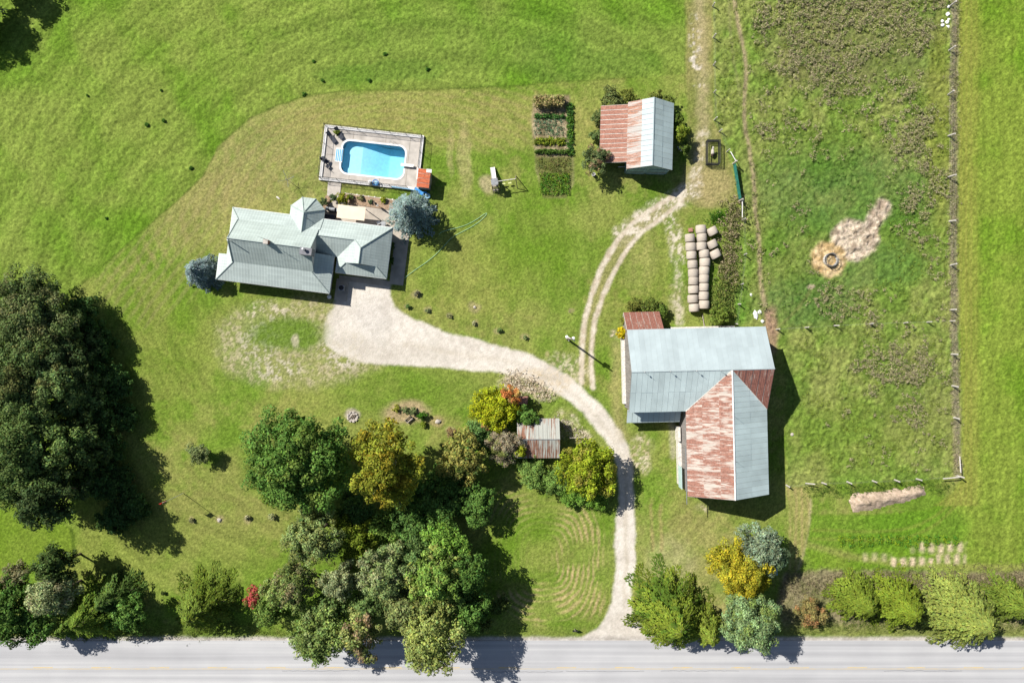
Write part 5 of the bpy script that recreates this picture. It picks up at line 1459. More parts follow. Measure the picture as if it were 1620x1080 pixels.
# ------------------------------------------------------------------ pasture weeds, hedgerow weeds, vegetable rows
rng = np.random.default_rng(77)
def sample(n, fn):
    x = rng.uniform(1120, 1530, n*3); y = rng.uniform(-60, 800, n*3)
    d = fn(x, y); k = rng.random(n*3) < d
    return x[k][:n], y[k][:n]
def el(x, y, cx, cy, rx, ry): return np.exp(-(((x-cx)/rx)**2+((y-cy)/ry)**2))
def d_weed(x, y):
    m = fbm(x/S, y/S, 4.5, 7)
    d = 1.25*el(x, y, 1310, 40, 110, 70)+.8*el(x, y, 1290, 90, 80, 60)+.6*el(x, y, 1430, 50, 60, 110)+.9*el(x, y, 1450, 215, 36, 60)+.6*el(x, y, 1465, 330, 36, 40)+.3*el(x, y, 1240, 210, 40, 50)
    d += .8*el(x, y, 1400, 600, 50, 60)*.6+.7*el(x, y, 1460, 600, 50, 60)+.5*el(x, y, 1350, 480, 80, 40)*.5+.4*el(x, y, 1450, 270, 50, 40)+.05+.3*el(x, y, 1420, 480, 60, 60)*.5
    ok = (x > 1185) & (x < 1497) & (y < 745) & ~((np.abs(x-1350) < 50) & (np.abs(y-375) < 50)) & ~((x < 1260) & (y > 500))
    m2 = sstep(.42, .60, fbm(x/S, y/S, 1.7, 27, 2))
    return np.clip(d*sstep(.36, .62, m)*1.5*(.12+m2), 0, 1)*ok
x, y = sample(5200, d_weed)
x = np.repeat(x, 4)+rng.normal(0, 3.4, len(x)*4); y = np.repeat(y, 4)+rng.normal(0, 3.4, len(y)*4)
m_ = rng.random(len(x))
bc = np.where((m_ < .55)[:, None], np.array((.29, .26, .15)), np.where((m_ < .85)[:, None], np.array((.24, .26, .09)), np.array((.14, .20, .05))))
P = np.stack([(x-810)/S, (540-y)/S, np.zeros(len(x))], 1)
scatter_stuff('pasture_weeds', 'brownish dry thistles and weeds spread over the pasture', P, rng, bc, .62*(.5+1.0*rng.random(len(x))), .26, 7, .20, 2.0)
def d_grass(x, y):
    ok = ((x > 1135) & (x < 1500) & (y < 750)) & ~((np.abs(x-1345) < 60) & (np.abs(y-380) < 60)) & ~((x < 1265) & (y > 500)) & ~((x < 1180) & (y > 200))
    return ok*.3*sstep(.35, .6, fbm(x/S, y/S, 2.2, 19))
x, y = sample(12000, d_grass)
P = np.stack([(x-810)/S, (540-y)/S, np.zeros(len(x))], 1)
lush = np.clip(el(x, y, 1330, 300, 130, 70)+el(x, y, 1280, 480, 80, 50), 0, 1)[:, None]
bc = np.array((.175, .23, .035))*(1-lush)+np.array((.075, .175, .026))*lush
scatter_stuff('pasture_grass', 'green grass tussocks over the pasture', P, rng, bc, .30, .28, 6, .16)
# hedgerow between bales and pasture, along the fences
def strip(name, label, line, w, n, cols, hgt, leaf=.18, per=9):
    L_ = smooth_line(line, 2); seg = [math.dist(L_[i], L_[i+1]) for i in range(len(L_)-1)]
    cum = np.concatenate([[0], np.cumsum(seg)]); tt = rng.random(n)*cum[-1]
    idx = np.clip(np.searchsorted(cum, tt)-1, 0, len(seg)-1); f = (tt-cum[idx])/np.array(seg)[idx]
    A = np.array(L_); p = A[idx]*(1-f[:, None])+A[idx+1]*f[:, None]+rng.normal(0, .45, (n, 2))*w
    Pp = np.stack([(p[:, 0]-810)/S, (540-p[:, 1])/S, np.zeros(n)], 1)
    cs = np.array(cols)[rng.integers(0, len(cols), n)]
    return scatter_stuff(name, label, Pp, rng, cs, hgt*(.6+.8*rng.random(n)), .28, per, leaf)
strip('hedgerow_weeds', 'brown and green weed strip between hay bales and pasture fence', [(1162, 318), (1156, 360), (1152, 410), (1150, 450)], 20, 520, [(.33, .27, .17), (.26, .24, .12), (.17, .19, .06)], .9, .2, 11)
strip('hedgerow_weeds', 'greener lower end of the weed strip beside the barn', [(1152, 440), (1142, 470), (1138, 508)], 22, 420, [(.15, .20, .05), (.21, .23, .06), (.09, .15, .03)], 1.1, .2, 11)
strip('hedgerow_weeds', 'bright green weeds at the top end of the hay bales', [(1122, 350), (1135, 342), (1142, 338)], 10, 90, [(.05, .13, .02), (.07, .16, .015)], .6)
strip('fence_weeds', 'dry brown weeds along the right pasture fence', [(1512, -60), (1508, 150), (1506, 400), (1510, 640), (1514, 750)], 9, 1500, [(.28, .23, .155), (.33, .28, .19), (.18, .19, .07)], .4, .15, 6)
strip('fence_weeds', 'tall green grass round the straw windrow at the lower fence', [(1275, 775), (1350, 775), (1440, 765), (1500, 770)], 12, 420, [(.06, .12, .02), (.10, .15, .025)], .5, .15, 7)
strip('verge_grass', 'unmown dry grass under the right roadside trees', [(1240, 925), (1400, 925), (1640, 915)], 26, 1500, [(.18, .145, .09), (.14, .13, .06), (.21, .17, .11)], .45, .15, 6)
strip('verge_grass', 'green grass verge between road and right roadside trees', [(1270, 990), (1400, 985), (1640, 985)], 12, 700, [(.12, .15, .03), (.09, .14, .025)], .4, .14, 6)
strip('verge_grass', 'green grass verge between road and left roadside trees', [(-30, 1000), (150, 1002), (300, 1000), (460, 998)], 12, 700, [(.09, .13, .03), (.11, .14, .03)], .5, .14, 6)
strip('brush_heap', 'pale dry brush and rubble spread beside the driveway bend', [(800, 598), (825, 606), (850, 614), (868, 628)], 17, 260, [(.52, .44, .33), (.60, .53, .43), (.40, .33, .22)], .28, .2, 6)
strip('brush_heap', 'pale rubble right of the tool shed', [(885, 662), (905, 678), (925, 690)], 11, 110, [(.50, .43, .33), (.56, .50, .41)], .2, .18, 6)
# vegetable plot rows
def rowbox(name, label, x0, y0, x1, y1, n, cols, hgt, leaf=.2, per=12, wid=.22):
    n = int(n*1.5)
    p = np.stack([rng.uniform(x0, x1, n), rng.uniform(y0, y1, n)], 1)
    Pp = np.stack([(p[:, 0]-810)/S, (540-p[:, 1])/S, np.zeros(n)], 1)
    cs = np.array(cols)[rng.integers(0, len(cols), n)]
    return scatter_stuff(name, label, Pp, rng, cs, hgt*(.8+.4*rng.random(n)), wid, per, leaf)
rowbox('corn_row', 'pale tasselled corn at the top of the vegetable plot', 845, 156, 891, 172, 150, [(0.360, 0.315, 0.135), (0.255, 0.270, 0.090), (0.405, 0.315, 0.150)], 1.8, .26)
rowbox('potato_row', 'dark green leafy row below the corn', 846, 182, 892, 187, 60, [(0.075, 0.180, 0.045)], .55)
rowbox('cabbage_row', 'grey green cabbages and leafy crops in the middle of the plot', 845, 190, 892, 214, 120, [(0.135, 0.225, 0.135), (0.105, 0.195, 0.090)], .4, .15, 8)
rowbox('bean_row', 'yellow green bean row in the vegetable plot', 846, 219, 894, 229, 110, [(0.225, 0.255, 0.030), (0.165, 0.240, 0.030)], .5)
rowbox('carrot_row', 'dark green row with a deep shadow low in the plot', 847, 238, 900, 243, 90, [(0.090, 0.165, 0.030)], .75)
rowbox('squash_vines', 'dark green vines down the right side of the vegetable plot', 897, 165, 906, 245, 150, [(0.075, 0.180, 0.045), (0.105, 0.210, 0.030)], .5)
rowbox('weedy_bed', 'olive and brown weeds in the lower half of the plot', 850, 248, 902, 275, 170, [(0.165, 0.180, 0.045), (0.135, 0.180, 0.060), (0.240, 0.195, 0.090)], .35, .13, 7)
rowbox('squash_vines', 'bright green vines at the bottom end of the plot', 855, 275, 900, 308, 220, [(0.083, 0.217, 0.030), (0.120, 0.255, 0.030), (0.180, 0.255, 0.030)], .45, .17, 8)
# crop rows by the right field
for k in range(13):
    x0 = 1326+k*15
    rowbox('crop_row', 'short row of green plants in the lower right plot', x0, 846, x0+9, 862+3*math.sin(k), 34, [(0.083, 0.225, 0.030), (0.210, 0.300, 0.022)], .4, .16, 6)['group'] = 'green rows in the lower right plot'
# ------------------------------------------------------------------ hay bales
def bale_mat():
    m, nt, bs = new_mat('net_wrapped_hay')
    tc = N(nt, 'ShaderNodeTexCoord'); oi = N(nt, 'ShaderNodeObjectInfo')
    mp = N(nt, 'ShaderNodeMapping'); mp.inputs['Scale'].default_value = (1, 14, 1)
    nt.links.new(tc.outputs['Object'], mp.inputs[0])
    n = N(nt, 'ShaderNodeTexNoise'); n.inputs['Scale'].default_value = 2.2; n.inputs['Detail'].default_value = 6
    nt.links.new(mp.outputs[0], n.inputs['Vector'])
    c = ramp(nt, n.outputs['Fac'], [(.3, (.32, .275, .22)), (.7, (.49, .435, .37))])
    v = N(nt, 'ShaderNodeMapRange'); v.inputs['To Min'].default_value = .86; v.inputs['To Max'].default_value = 1.1
    nt.links.new(oi.outputs['Random'], v.inputs['Value'])
    cc = N(nt, 'ShaderNodeCombineColor')
    for i in range(3): nt.links.new(v.outputs[0], cc.inputs[i])
    nt.links.new(mixc(nt, 1.0, c, cc.outputs[0], 'MULTIPLY'), bs.inputs['Base Color'])
    bs.inputs['Roughness'].default_value = .9
    b = N(nt, 'ShaderNodeBump'); b.inputs['Strength'].default_value = .5; b.inputs['Distance'].default_value = .04
    nt.links.new(n.outputs['Fac'], b.inputs['Height']); nt.links.new(b.outputs[0], bs.inputs['Normal'])
    return m
MAT['bale'] = bale_mat(); MAT['bale_end'] = plain('cut_hay_end', (.30, .22, .13), .95, .35, 7, .6)
def bale_meshes():
    r, w, n = .75, 1.16, 28
    m = MB()
    prof = [(r*.88, -w/2), (r*.98, -w/2+.10), (r*1.005, 0), (r*.98, w/2-.10), (r*.88, w/2)]
    for rr, yy in prof:
        for k in range(n):
            a = 2*math.pi*k/n
            m.v.append((rr*math.cos(a), yy, r+rr*math.sin(a)*.985))
    for i in range(len(prof)-1):
        for k in range(n):
            k2 = (k+1) % n; m.f.append((i*n+k, (i+1)*n+k, (i+1)*n+k2, i*n+k2))
    roll = m.mesh('hay_roll', True); roll.materials.append(MAT['bale'])
    e = MB()
    for s in (-1, 1):
        b = len(e.v)
        for rr, dy in ((r*.88, 0), (r*.6, .02), (r*.2, .03)):
            for k in range(n):
                a = 2*math.pi*k/n; e.v.append((rr*math.cos(a), s*(w/2+dy), r+rr*math.sin(a)))
        for i in range(2):
            for k in range(n):
                k2 = (k+1) % n; q = (b+i*n+k, b+i*n+k2, b+(i+1)*n+k2, b+(i+1)*n+k); e.f.append(q if s < 0 else q[::-1])
        q = tuple(b+2*n+k for k in range(n)); e.f.append(q if s < 0 else q[::-1])
    end = e.mesh('bale_end'); end.materials.append(MAT['bale_end'])
    return roll, end
ROLL, END = bale_meshes()
bales = []
L_row = [(1093.3,375.5),(1094.7,389.5),(1095.7,403),(1097.3,417.5),(1098.5,431.2),(1098.8,444),(1098.8,457.5),(1098,472.3),(1099.8,486.5)]
R_row = [(1110.8,361.8),(1112.3,374.8),(1111.6,388.8),(1116,400.6),(1117,414.3),(1116,427.6),(1115.6,440.3),(1115.6,453.7),(1115.2,467.5),(1115.8,481.5)]
Z_row = [(1129,364.5,-28),(1129,385.3,-30),(1133.5,400.8,-28)]
ordn = ['first', 'second', 'third', 'fourth', 'fifth', 'sixth', 'seventh', 'eighth', 'ninth', 'tenth']
for i, p in enumerate(L_row): bales.append((p[0], p[1], 180*(i % 2)+random.uniform(-3, 3), f'round hay bale in the left row, {ordn[i]} from the top'))
for i, p in enumerate(R_row): bales.append((p[0], p[1], 180*(i % 2)+random.uniform(-3, 3)+(5 if i in (1, 3) else 0), f'round hay bale in the right row, {ordn[i]} from the top'))
for i, p in enumerate(Z_row): bales.append((p[0], p[1], 30+random.uniform(-3, 3), ('turned round hay bale at the top right, topmost of the three loose ones', 'turned loose round hay bale, middle of the three beside the right row', 'turned loose round hay bale, lowest of the three beside the right row')[i]))
for x, y, a, lb in bales:
    o = empty('hay_bale', W(x, y, 1.4)[:2]+(0,), math.radians(a), lb, 'hay bale', 'round hay bales in rows')
    o.scale = (random.uniform(.96, 1.04), random.uniform(.97, 1.02), random.uniform(.93, 1.02))
    link('roll', ROLL, None, o); link('end', END, None, o)
m = MB(); m.box((0, 0, .12), (.6, .55, .25), .1)
tag(m.build('pallet_scrap', MAT['rustbox'], None, loc=W(1092, 364)), 'small brown block at the top end of the left bale row', 'block')
m = MB(); m.tube([(0, 0, .08), (.35, -2.2, .1)], .07, 6)
tag(m.build('wooden_rail', MAT['wood'], None, loc=W(1111, 497)), 'loose grey wooden rail between the bales and the barn', 'rail')

# ------------------------------------------------------------------ straw windrow and stones
def mound(name, label, cat, pts, hgt, mat_cols, seed, step=.28):
    rg = np.random.default_rng(seed)
    xs = [p[0] for p in pts]; ys = [p[1] for p in pts]
    x0, x1 = min(xs)/1-4, max(xs)+4; y0, y1 = min(ys)-4, max(ys)+4
    nxx = int((x1-x0)/S/step)+1; nyy = int((y1-y0)/S/step)+1
    mx, my = np.meshgrid(np.linspace(x0, x1, nxx), np.linspace(y0, y1, nyy), indexing='xy')
    mx = mx.ravel(); my = my.ravel()
    sd_ = -poly_sd(mx+(fbm(mx, my, 14, seed)-.5)*8, my+(fbm(mx, my, 14, seed+3)-.5)*8, pts)
    z = hgt*sstep(-2, 14, sd_)*(.35+1.3*fbm(mx/S, my/S, .7, seed+5, 3))
    z = np.where(sd_ < -1, -.12, z)
    V = np.stack([(mx-810)/S, (540-my)/S, z], 1)
    i2, j2 = np.meshgrid(np.arange(nxx-1), np.arange(nyy-1), indexing='xy'); b = (j2*nxx+i2).ravel()
    F_ = np.stack([b, b+nxx, b+nxx+1, b+1], 1)
    F_ = F_[(V[F_][:, :, 2] > -.1).any(1)]
    t = fbm(mx/S, my/S, .5, seed+9, 3)[:, None]
    cs = np.array(mat_cols[0])*(1-t)+np.array(mat_cols[1])*t
    return tag(link(name, np_mesh(name, V, F_, cs, True), MAT['ground']), label, cat)
mound('straw_windrow', 'long pale heap of old straw by the lower pasture fence', 'straw heap', [(1345,792),(1352,780),(1400,777),(1455,768),(1463,772),(1462,782),(1440,790),(1400,800),(1375,807),(1350,808)], .8, ((.20, .15, .10), (.54, .43, .33)), 5)
def rock(px, py, r, label, group=None, mat='stone', seed=0, sy=1.0, zr=.6, name='stone', cat='stone', ang=0.0):
    rg = random.Random(seed)
    bm = bmesh.new(); bmesh.ops.create_icosphere(bm, subdivisions=2, radius=1)
    for v in bm.verts:
        f = 1+rg.uniform(-.16, .16); v.co = Vector((v.co.x*r*f, v.co.y*r*f*sy, max(-.05, v.co.z*r*zr*f)))
    me = bpy.data.meshes.new(name); bm.to_mesh(me); bm.free(); me.materials.append(MAT[mat])
    o = link(name, me, None, None, (*W(px, py)[:2], .02), ang)
    return tag(o, label, cat, group)
for i, (x, y) in enumerate(((1490.5,34),(1491,40),(1498,35.5),(1500.5,31.5),(1499,42.5),(1499.5,23),(1500,11))):
    rock(x, y, .24+.04*(i % 3), 'white stone in the loose cluster by the upper right fence', 'white stones by the fence', 'white', i)
rock(1195, 498, .35, 'long white slab stone near the barn corner in the pasture', 'pale stones by the barn', 'white', 20, 2.1, .5, ang=.15)
rock(1202, 493.5, .32, 'round white stone beside the long slab', 'pale stones by the barn', 'white', 21)
rock(1206, 508, .27, 'small white stone at the edge of the cow path', 'pale stones by the barn', 'white', 22)
rock(1188, 467, .2, 'small pale stone above the long slab', 'pale stones by the barn', 'white', 23, 1.7)
rock(1253, 687, .25, 'pale stone in the grass right of the barn', None, 'stone', 24)
rock(693, 666.5, .45, 'grey boulder right of the island bed', None, 'stone', 25, .8, .7)
rock(347, 822, .33, 'pale stone on the lawn at the flagpole shadow', None, 'stone', 26)
rock(391, 818, .28, 'pale stone beside the sprout on the lawn', None, 'stone', 27)
rock(751, 486, .22, 'small pale stump in a bare patch of the front lawn', None, 'stone', 28, 1, .9, name='stump', cat='stump')
fpt = empty('fire_pit', W(558, 659), 0, 'ring of grey stones with ashes on the lawn', 'fire pit')
m = MB(); m.lathe([(.75, 0), (.75, .04), (.1, .05)], n=16); m.build('ash_bed', MAT['stone'], fpt)
for k in range(9):
    a = 2*math.pi*k/9
    MB().box((.72*math.cos(a), .72*math.sin(a), .1), (.34, .22, .2), a+1.57).build('ring_stone', MAT['stone'], fpt)
for k in range(3): MB().tube([(-.45+.3*k, -.3, .1), (.05+.2*k, .35, .2)], .07, 6).build('log', MAT['pole_wood'], fpt)
# ring feeder
fd_ = empty('ring_feeder', W(1312, 411.5), 0, 'round metal ring feeder standing in clean straw', 'feeder')
for z in (.25, .6, 1.0):
    MB().tube([(0.95*math.cos(a), 0.95*math.sin(a), z) for a in np.linspace(0, 2*math.pi, 25)], .035, 6, False).build('hoop', MAT['grey_metal'], fd_)
for k in range(14):
    a = 2*math.pi*k/14
    MB().tube([(.95*math.cos(a), .95*math.sin(a), 0), (.95*math.cos(a), .95*math.sin(a), 1.05)], .03, 5).build('upright', MAT['grey_metal'], fd_)
m = MB(); m.lathe([(.94, .05), (.97, .05), (.97, .5), (.94, .5)], n=28); m.f = m.f[:-2]; m.build('skirt', MAT['limewash'], fd_)
mound('straw_pile', 'low pile of straw inside the ring feeder', 'straw pile', [(1305,406),(1319,406),(1320,417),(1304,417)], .35, ((.30, .22, .11), (.52, .40, .23)), 15, .16)

# ------------------------------------------------------------------ fences
def fence(label, pts, spacing, height=1.3, wires=3, group='wire fences', rails=False, lean=.06, r=.07, seed=0):
    rg = random.Random(seed)
    A = [Vector(W(*p)) for p in pts]
    o = empty('wire_fence', A[0][:], 0, label, 'fence', group)
    posts = []
    for i in range(len(A)-1):
        n = max(1, round((A[i+1]-A[i]).length/spacing))
        for k in range(n): posts.append(A[i].lerp(A[i+1], k/n))
    posts.append(A[-1])
    tops = []
    for p in posts:
        q = p-A[0]; t = q+Vector((rg.uniform(-lean, lean), rg.uniform(-lean, lean), height*rg.uniform(.9, 1.15)))
        MB().tube([q-Vector((0, 0, .05)), t], [r*1.4, r*1.15], 6).build('post', MAT['post_wood'], o)
        tops.append((q, t))
    for w in range(wires):
        f = (w+1)/(wires+.3)
        MB().tube([a.lerp(b, f) for a, b in tops], .004, 4, False).build('wire', MAT['rope'], o)
    return o
fence('wire fence with posts along the right side of the pasture', [(1505,-40),(1503,10),(1500,150),(1500,280),(1503,420),(1505,560),(1508,660),(1513,752)], 6.2, 1.5, 4, lean=.12, r=.10, seed=1)
fence('wire fence with posts across the lower end of the pasture', [(1513,752),(1450,757),(1380,760),(1300,763),(1244,767)], 4.0, 1.3, 3, r=.09, seed=2)
fence('wire fence crossing the middle of the pasture from the barn', [(1503,508),(1430,511),(1320,515),(1228,521)], 4.2, 1.2, 3, r=.08, lean=.12, seed=3)
fence('wire fence between the farm lane and the pasture', [(1127,-40),(1128,60),(1130,190),(1138,208),(1150,240)], 4.4, 1.2, 3, r=.07, seed=4)
fence('wire fence running beside the weed strip to the barn', [(1171,320),(1174,348),(1177,403),(1172,450),(1163,512)], 3.8, 1.2, 3, r=.07, seed=5)
for (a, b, lb) in (((1486,755),(1510,752),'long fallen grey fence pole at the lower corner of the pasture'), ((1270,762),(1284,763),'grey fallen pole by the lower fence near the barn'), ((1512,720),(1512,745),'grey pole leaning along the right fence above the corner')):
    pa, pb = Vector(W(*a)), Vector(W(*b)); d = pb-pa
    tag(MB().tube([(0, 0, .9), d+Vector((0, 0, 1.15))], .09, 6).build('fence_pole', MAT['post_wood'], None, loc=pa[:]), lb, 'pole', 'loose fence poles')
# green gate
g0, g1 = Vector(W(1159.5, 262)), Vector(W(1168, 316))
gt = empty('farm_gate', g0[:], 0, 'dark green metal farm gate between lane and pasture', 'gate')
d = g1-g0
for k in range(7):
    z = .25+.17*k
    MB().tube([Vector((0, 0, z)), d+Vector((0, 0, z))], .045, 6).build('bar', MAT['greenp'], gt)
for f in (0, .25, .5, .75, 1): MB().tube([d*f+Vector((0, 0, .2)), d*f+Vector((0, 0, 1.32))], .05, 6).build('upright', MAT['greenp'], gt)
nrm = Vector((-d.y, d.x, 0)).normalized()*.03
MB().prism([nrm+Vector((0, 0, .3)), d+nrm+Vector((0, 0, .3)), d+nrm+Vector((0, 0, 1.25)), nrm+Vector((0, 0, 1.25))], nrm*.5).build('sheet', MAT['greenp'], gt)
for q, lb in ((g0, 'top'), (g1, 'bottom')):
    tag(MB().tube([(0, 0, -.1), (.03, 0, 1.8)], .11, 8).build('gate_post', MAT['post_wood'], None, loc=(q+d.normalized()*(-.25 if lb == 'top' else .25))[:]), f'pale wooden gate post at the {lb} end of the green gate', 'post', 'gate posts')
pa = Vector(W(1152, 243)); pb = Vector(W(1160, 259))
tag(MB().tube([(0, 0, 1.1), pb-pa+Vector((0, 0, 1.3))], .06, 6).build('brace_rail', MAT['white'], None, loc=pa[:]), 'pale slanting brace rail above the green gate', 'rail')
pa = Vector(W(1170.5, 319)); pb = Vector(W(1170.5, 346))
tag(MB().tube([(0, 0, 1.1), pb-pa+Vector((0, 0, 1.1))], .06, 6).build('brace_rail', MAT['white'], None, loc=pa[:]), 'pale straight rail below the green gate', 'rail')
# animal pen with an animal in it
pen = empty('animal_pen', W(1126.2, 242.5), 0, 'black barred animal pen standing on the farm lane', 'pen')
pw_, pl_, ph_ = 1.85, 3.45, 1.05
for sx_ in (-1, 1):
    for z in (.08, .35, .62, ph_): MB().box((sx_*pw_/2, 0, z), (.10 if z == ph_ else .05, pl_, .08 if z == ph_ else .05)).build('side_rail', MAT['black'], pen)
for sy_ in (-1, 1):
    for z in (.08, .35, .62, ph_): MB().box((0, sy_*pl_/2, z), (pw_, .07, .05)).build('end_rail', MAT['black'], pen)
    for k in range(9): MB().tube([(-pw_/2+pw_*k/8, sy_*pl_/2, 0), (-pw_/2+pw_*k/8, sy_*pl_/2, ph_)], .025, 5).build('bar', MAT['black'], pen)
for sx_ in (-1, 1):
    for k in range(1, 14): MB().tube([(sx_*pw_/2, -pl_/2+pl_*k/14, 0), (sx_*pw_/2, -pl_/2+pl_*k/14, ph_)], .02, 5).build('bar', MAT['black'], pen)
def skin_mesh(name, verts, edges, radii, mat, sub=2):
    me = bpy.data.meshes.new(name+'_frame'); me.from_pydata(verts, edges, [])
    o = bpy.data.objects.new(name, me); C.objects.link(o)
    o.modifiers.new('skin', 'SKIN'); o.modifiers.new('sub', 'SUBSURF').levels = sub
    for i, r in enumerate(radii): me.skin_vertices[0].data[i].radius = r if hasattr(r, '__len__') else (r, r)
    me.skin_vertices[0].data[0].use_root = True
    dg = bpy.context.evaluated_depsgraph_get(); dg.update()
    out = bpy.data.meshes.new_from_object(o.evaluated_get(dg)); out.name = name
    bpy.data.objects.remove(o); bpy.data.meshes.remove(me)
    out.materials.clear(); out.materials.append(mat); out.shade_smooth()
    return out
vs = [(0,-.42,.66),(0,-.1,.64),(0,.25,.68),(0,.46,.80),(0,.60,.98),(0,.80,.95),
      (.13,-.45,.48),(.13,-.40,.30),(.13,-.47,.17),(.13,-.45,.02), (-.13,-.45,.48),(-.13,-.40,.30),(-.13,-.47,.17),(-.13,-.45,.02),
      (.12,.30,.45),(.12,.31,.24),(.12,.30,.02), (-.12,.30,.45),(-.12,.31,.24),(-.12,.30,.02), (.16,.60,.98),(-.16,.60,.98),(0,-.58,.52)]
es = [(0,1),(1,2),(2,3),(3,4),(4,5),(0,6),(6,7),(7,8),(8,9),(0,10),(10,11),(11,12),(12,13),(2,14),(14,15),(15,16),(2,17),(17,18),(18,19),(4,20),(4,21),(0,22)]
rr = [.20,.25,.22,.14,.12,.065,.085,.05,.035,.035,.085,.05,.035,.035,.07,.04,.035,.07,.04,.035,.035,.035,.03]
sheep_me = skin_mesh('sheep', vs, es, rr, MAT['fur_pale'])
sheep_me.materials.append(MAT['fur_dark'])
for pgn in sheep_me.polygons:
    if pgn.center.y < -.22: pgn.material_index = 1
sheep = tag(link('sheep', sheep_me, None, None, W(1126.5, 242, .3)[:2]+(0,), .05), 'pale sheep with dark hindquarters standing inside the black pen', 'sheep')

# ------------------------------------------------------------------ utility pole, flagpole, clothesline
up = empty('utility_pole', W(897, 536), 0, 'wooden utility pole with transformer beside the wheel tracks', 'utility pole')
MB().tube([(0, 0, -.2), (0, 0, 4), (0, 0, 7.9)], [.17, .145, .12], 10).build('pole', MAT['pole_wood'], up)
m = MB(); m.lathe([(.05, -.42), (.21, -.40), (.23, .3), (.20, .38), (.06, .42)], (.34, .08, 6.6), 12); m.build('transformer', MAT['white'], up)
MB().box((.05, -.05, 7.3), (1.1, .09, .11), -.5).build('cross_arm', MAT['white'], up)
MB().tube([(-.1, .05, 7.0), (-.55, .25, 7.2)], .035, 6).build('lamp_arm', MAT['grey_metal'], up)
m = MB(); m.lathe([(.06, .12), (.20, .05), (.22, -.06), (.10, -.12)], (-.6, .27, 7.2), 12); m.build('lamp_head', MAT['white'], up)
for k in (-.45, 0, .45):
    m = MB(); m.lathe([(.03, 0), (.06, .05), (.04, .16)], (.05+k*.88, -.05-k*(-.48), 7.36), 8); m.build('insulator', MAT['white'], up)
MB().tube([(.15, -.1, .3), (.13, -.1, 3.0)], .04, 6).build('conduit', MAT['grey_metal'], up)
fp = empty('flagpole', W(290, 780), 0, 'thin pale flagpole with a red flag on the lawn', 'flagpole')
MB().tube([(0, 0, 0), (0, 0, 5.8)], [.05, .03], 8).build('pole', MAT['white'], fp)
m = MB()
for k in range(7):
    xa, xb = k*.16, (k+1)*.16
    ya, yb = .10*math.sin(k*1.1), .10*math.sin((k+1)*1.1)
    za, zb = -.10*k*.5, -.10*(k+1)*.5
    m.prism([(-xa*.8, -xa*.35+ya, 5.7+za), (-xb*.8, -xb*.35+yb, 5.7+zb), (-xb*.8, -xb*.35+yb, 4.9+zb), (-xa*.8, -xa*.35+ya, 4.9+za)], (.008, .008, 0))
m.build('flag', MAT['red'], fp)
m = MB(); m.lathe([(.02, 5.8), (.06, 5.85), (.02, 5.92)], n=8); m.build('finial', MAT['white'], fp)
cl = empty('clothesline', W(459, 288), .3, 'rotary clothesline with crossed arms on the lawn left of the pool', 'clothesline')
MB().tube([(0, 0, 0), (0, 0, 1.9)], .04, 6).build('pole', MAT['grey_metal'], cl)
for k in range(4):
    a = math.pi/2*k; MB().tube([(0, 0, 1.35), (1.25*math.cos(a), 1.25*math.sin(a), 1.95)], .025, 5).build('arm', MAT['grey_metal'], cl)
for f in (.4, .7, 1):
    MB().tube([(1.25*f*math.cos(math.pi/2*k), 1.25*f*math.sin(math.pi/2*k), 1.35+.6*f) for k in range(5)], .008, 4, False).build('line', MAT['rope'], cl)
rock(440, 313, .12, 'small pale stick on the lawn behind the house', None, 'limewash', 31, 3, .5, name='stick', cat='stick', ang=.9)
# garden hose
def hose(pts, label, z=.08):
    L_ = smooth_line(pts, 3); tag(MB().tube([(*W(*p)[:2], z) for p in L_], .03, 5, False).build('garden_hose', MAT['hose'], None, True), label, 'hose')
hose([(640,440),(655,428),(682,410),(700,392),(715,375),(733,366),(755,354),(768,342),(771,337),(767,338),(755,347),(738,356),(722,361),(700,366),(694,371)], 'pale green garden hose looped across the lawn past the blue spruce')

# ------------------------------------------------------------------ play set
pc_ = Vector(W(783, 293))
ps = empty('swing_set', pc_[:], math.radians(8), 'wooden swing set with white slide and two swings', 'swing set')
MB().box((0, 0, 1.25), (.95, .95, .08)).build('platform', MAT['wood'], ps)
for sx_ in (-.45, .45):
    for sy_ in (-.45, .45): MB().box((sx_, sy_, 1.15), (.10, .10, 2.3)).build('post', MAT['pole_wood'], ps)
for k in range(5): MB().box((0, -.9+.0*k-.0, .25+.22*k), (.8, .06, .06)).build('rung', MAT['wood'], ps)
m = MB(); m.prism([(-.28, .5, 1.28), (.28, .5, 1.28), (.28, 2.6, .15), (-.28, 2.6, .15)], (0, 0, .05)); sl_ = m.build('slide', MAT['white'], ps)
for sx_ in (-.30, .30):
    m = MB(); m.prism([(sx_-.03, .5, 1.28), (sx_+.03, .5, 1.28), (sx_+.03, 2.6, .15), (sx_-.03, 2.6, .15)], (0, 0, .18)); m.build('slide_side', MAT['white'], sl_)
for k in range(7): MB().box((0, -.42-.10*k, 1.22-.17*k), (.75, .07, .05)).build('ladder_rung', MAT['wood'], ps)
for sx_ in (-.4, .4): MB().tube([(sx_, -.42, 1.3), (sx_, -1.15, 0)], .05, 6).build('ladder_side', MAT['pole_wood'], ps)
MB().box((0, 0, 2.2), (1.0, 1.0, .06)).build('roof_board', MAT['grey_metal'], ps)
MB().tube([(.3, 0, 2.15), (3.1, 0, 2.15)], .06, 8).build('swing_beam', MAT['limewash'], ps)
for sy_ in (-1, 1): MB().tube([(3.1, 0, 2.2), (3.25, sy_*.95, 0)], .06, 6).build('frame_leg', MAT['pole_wood'], ps)
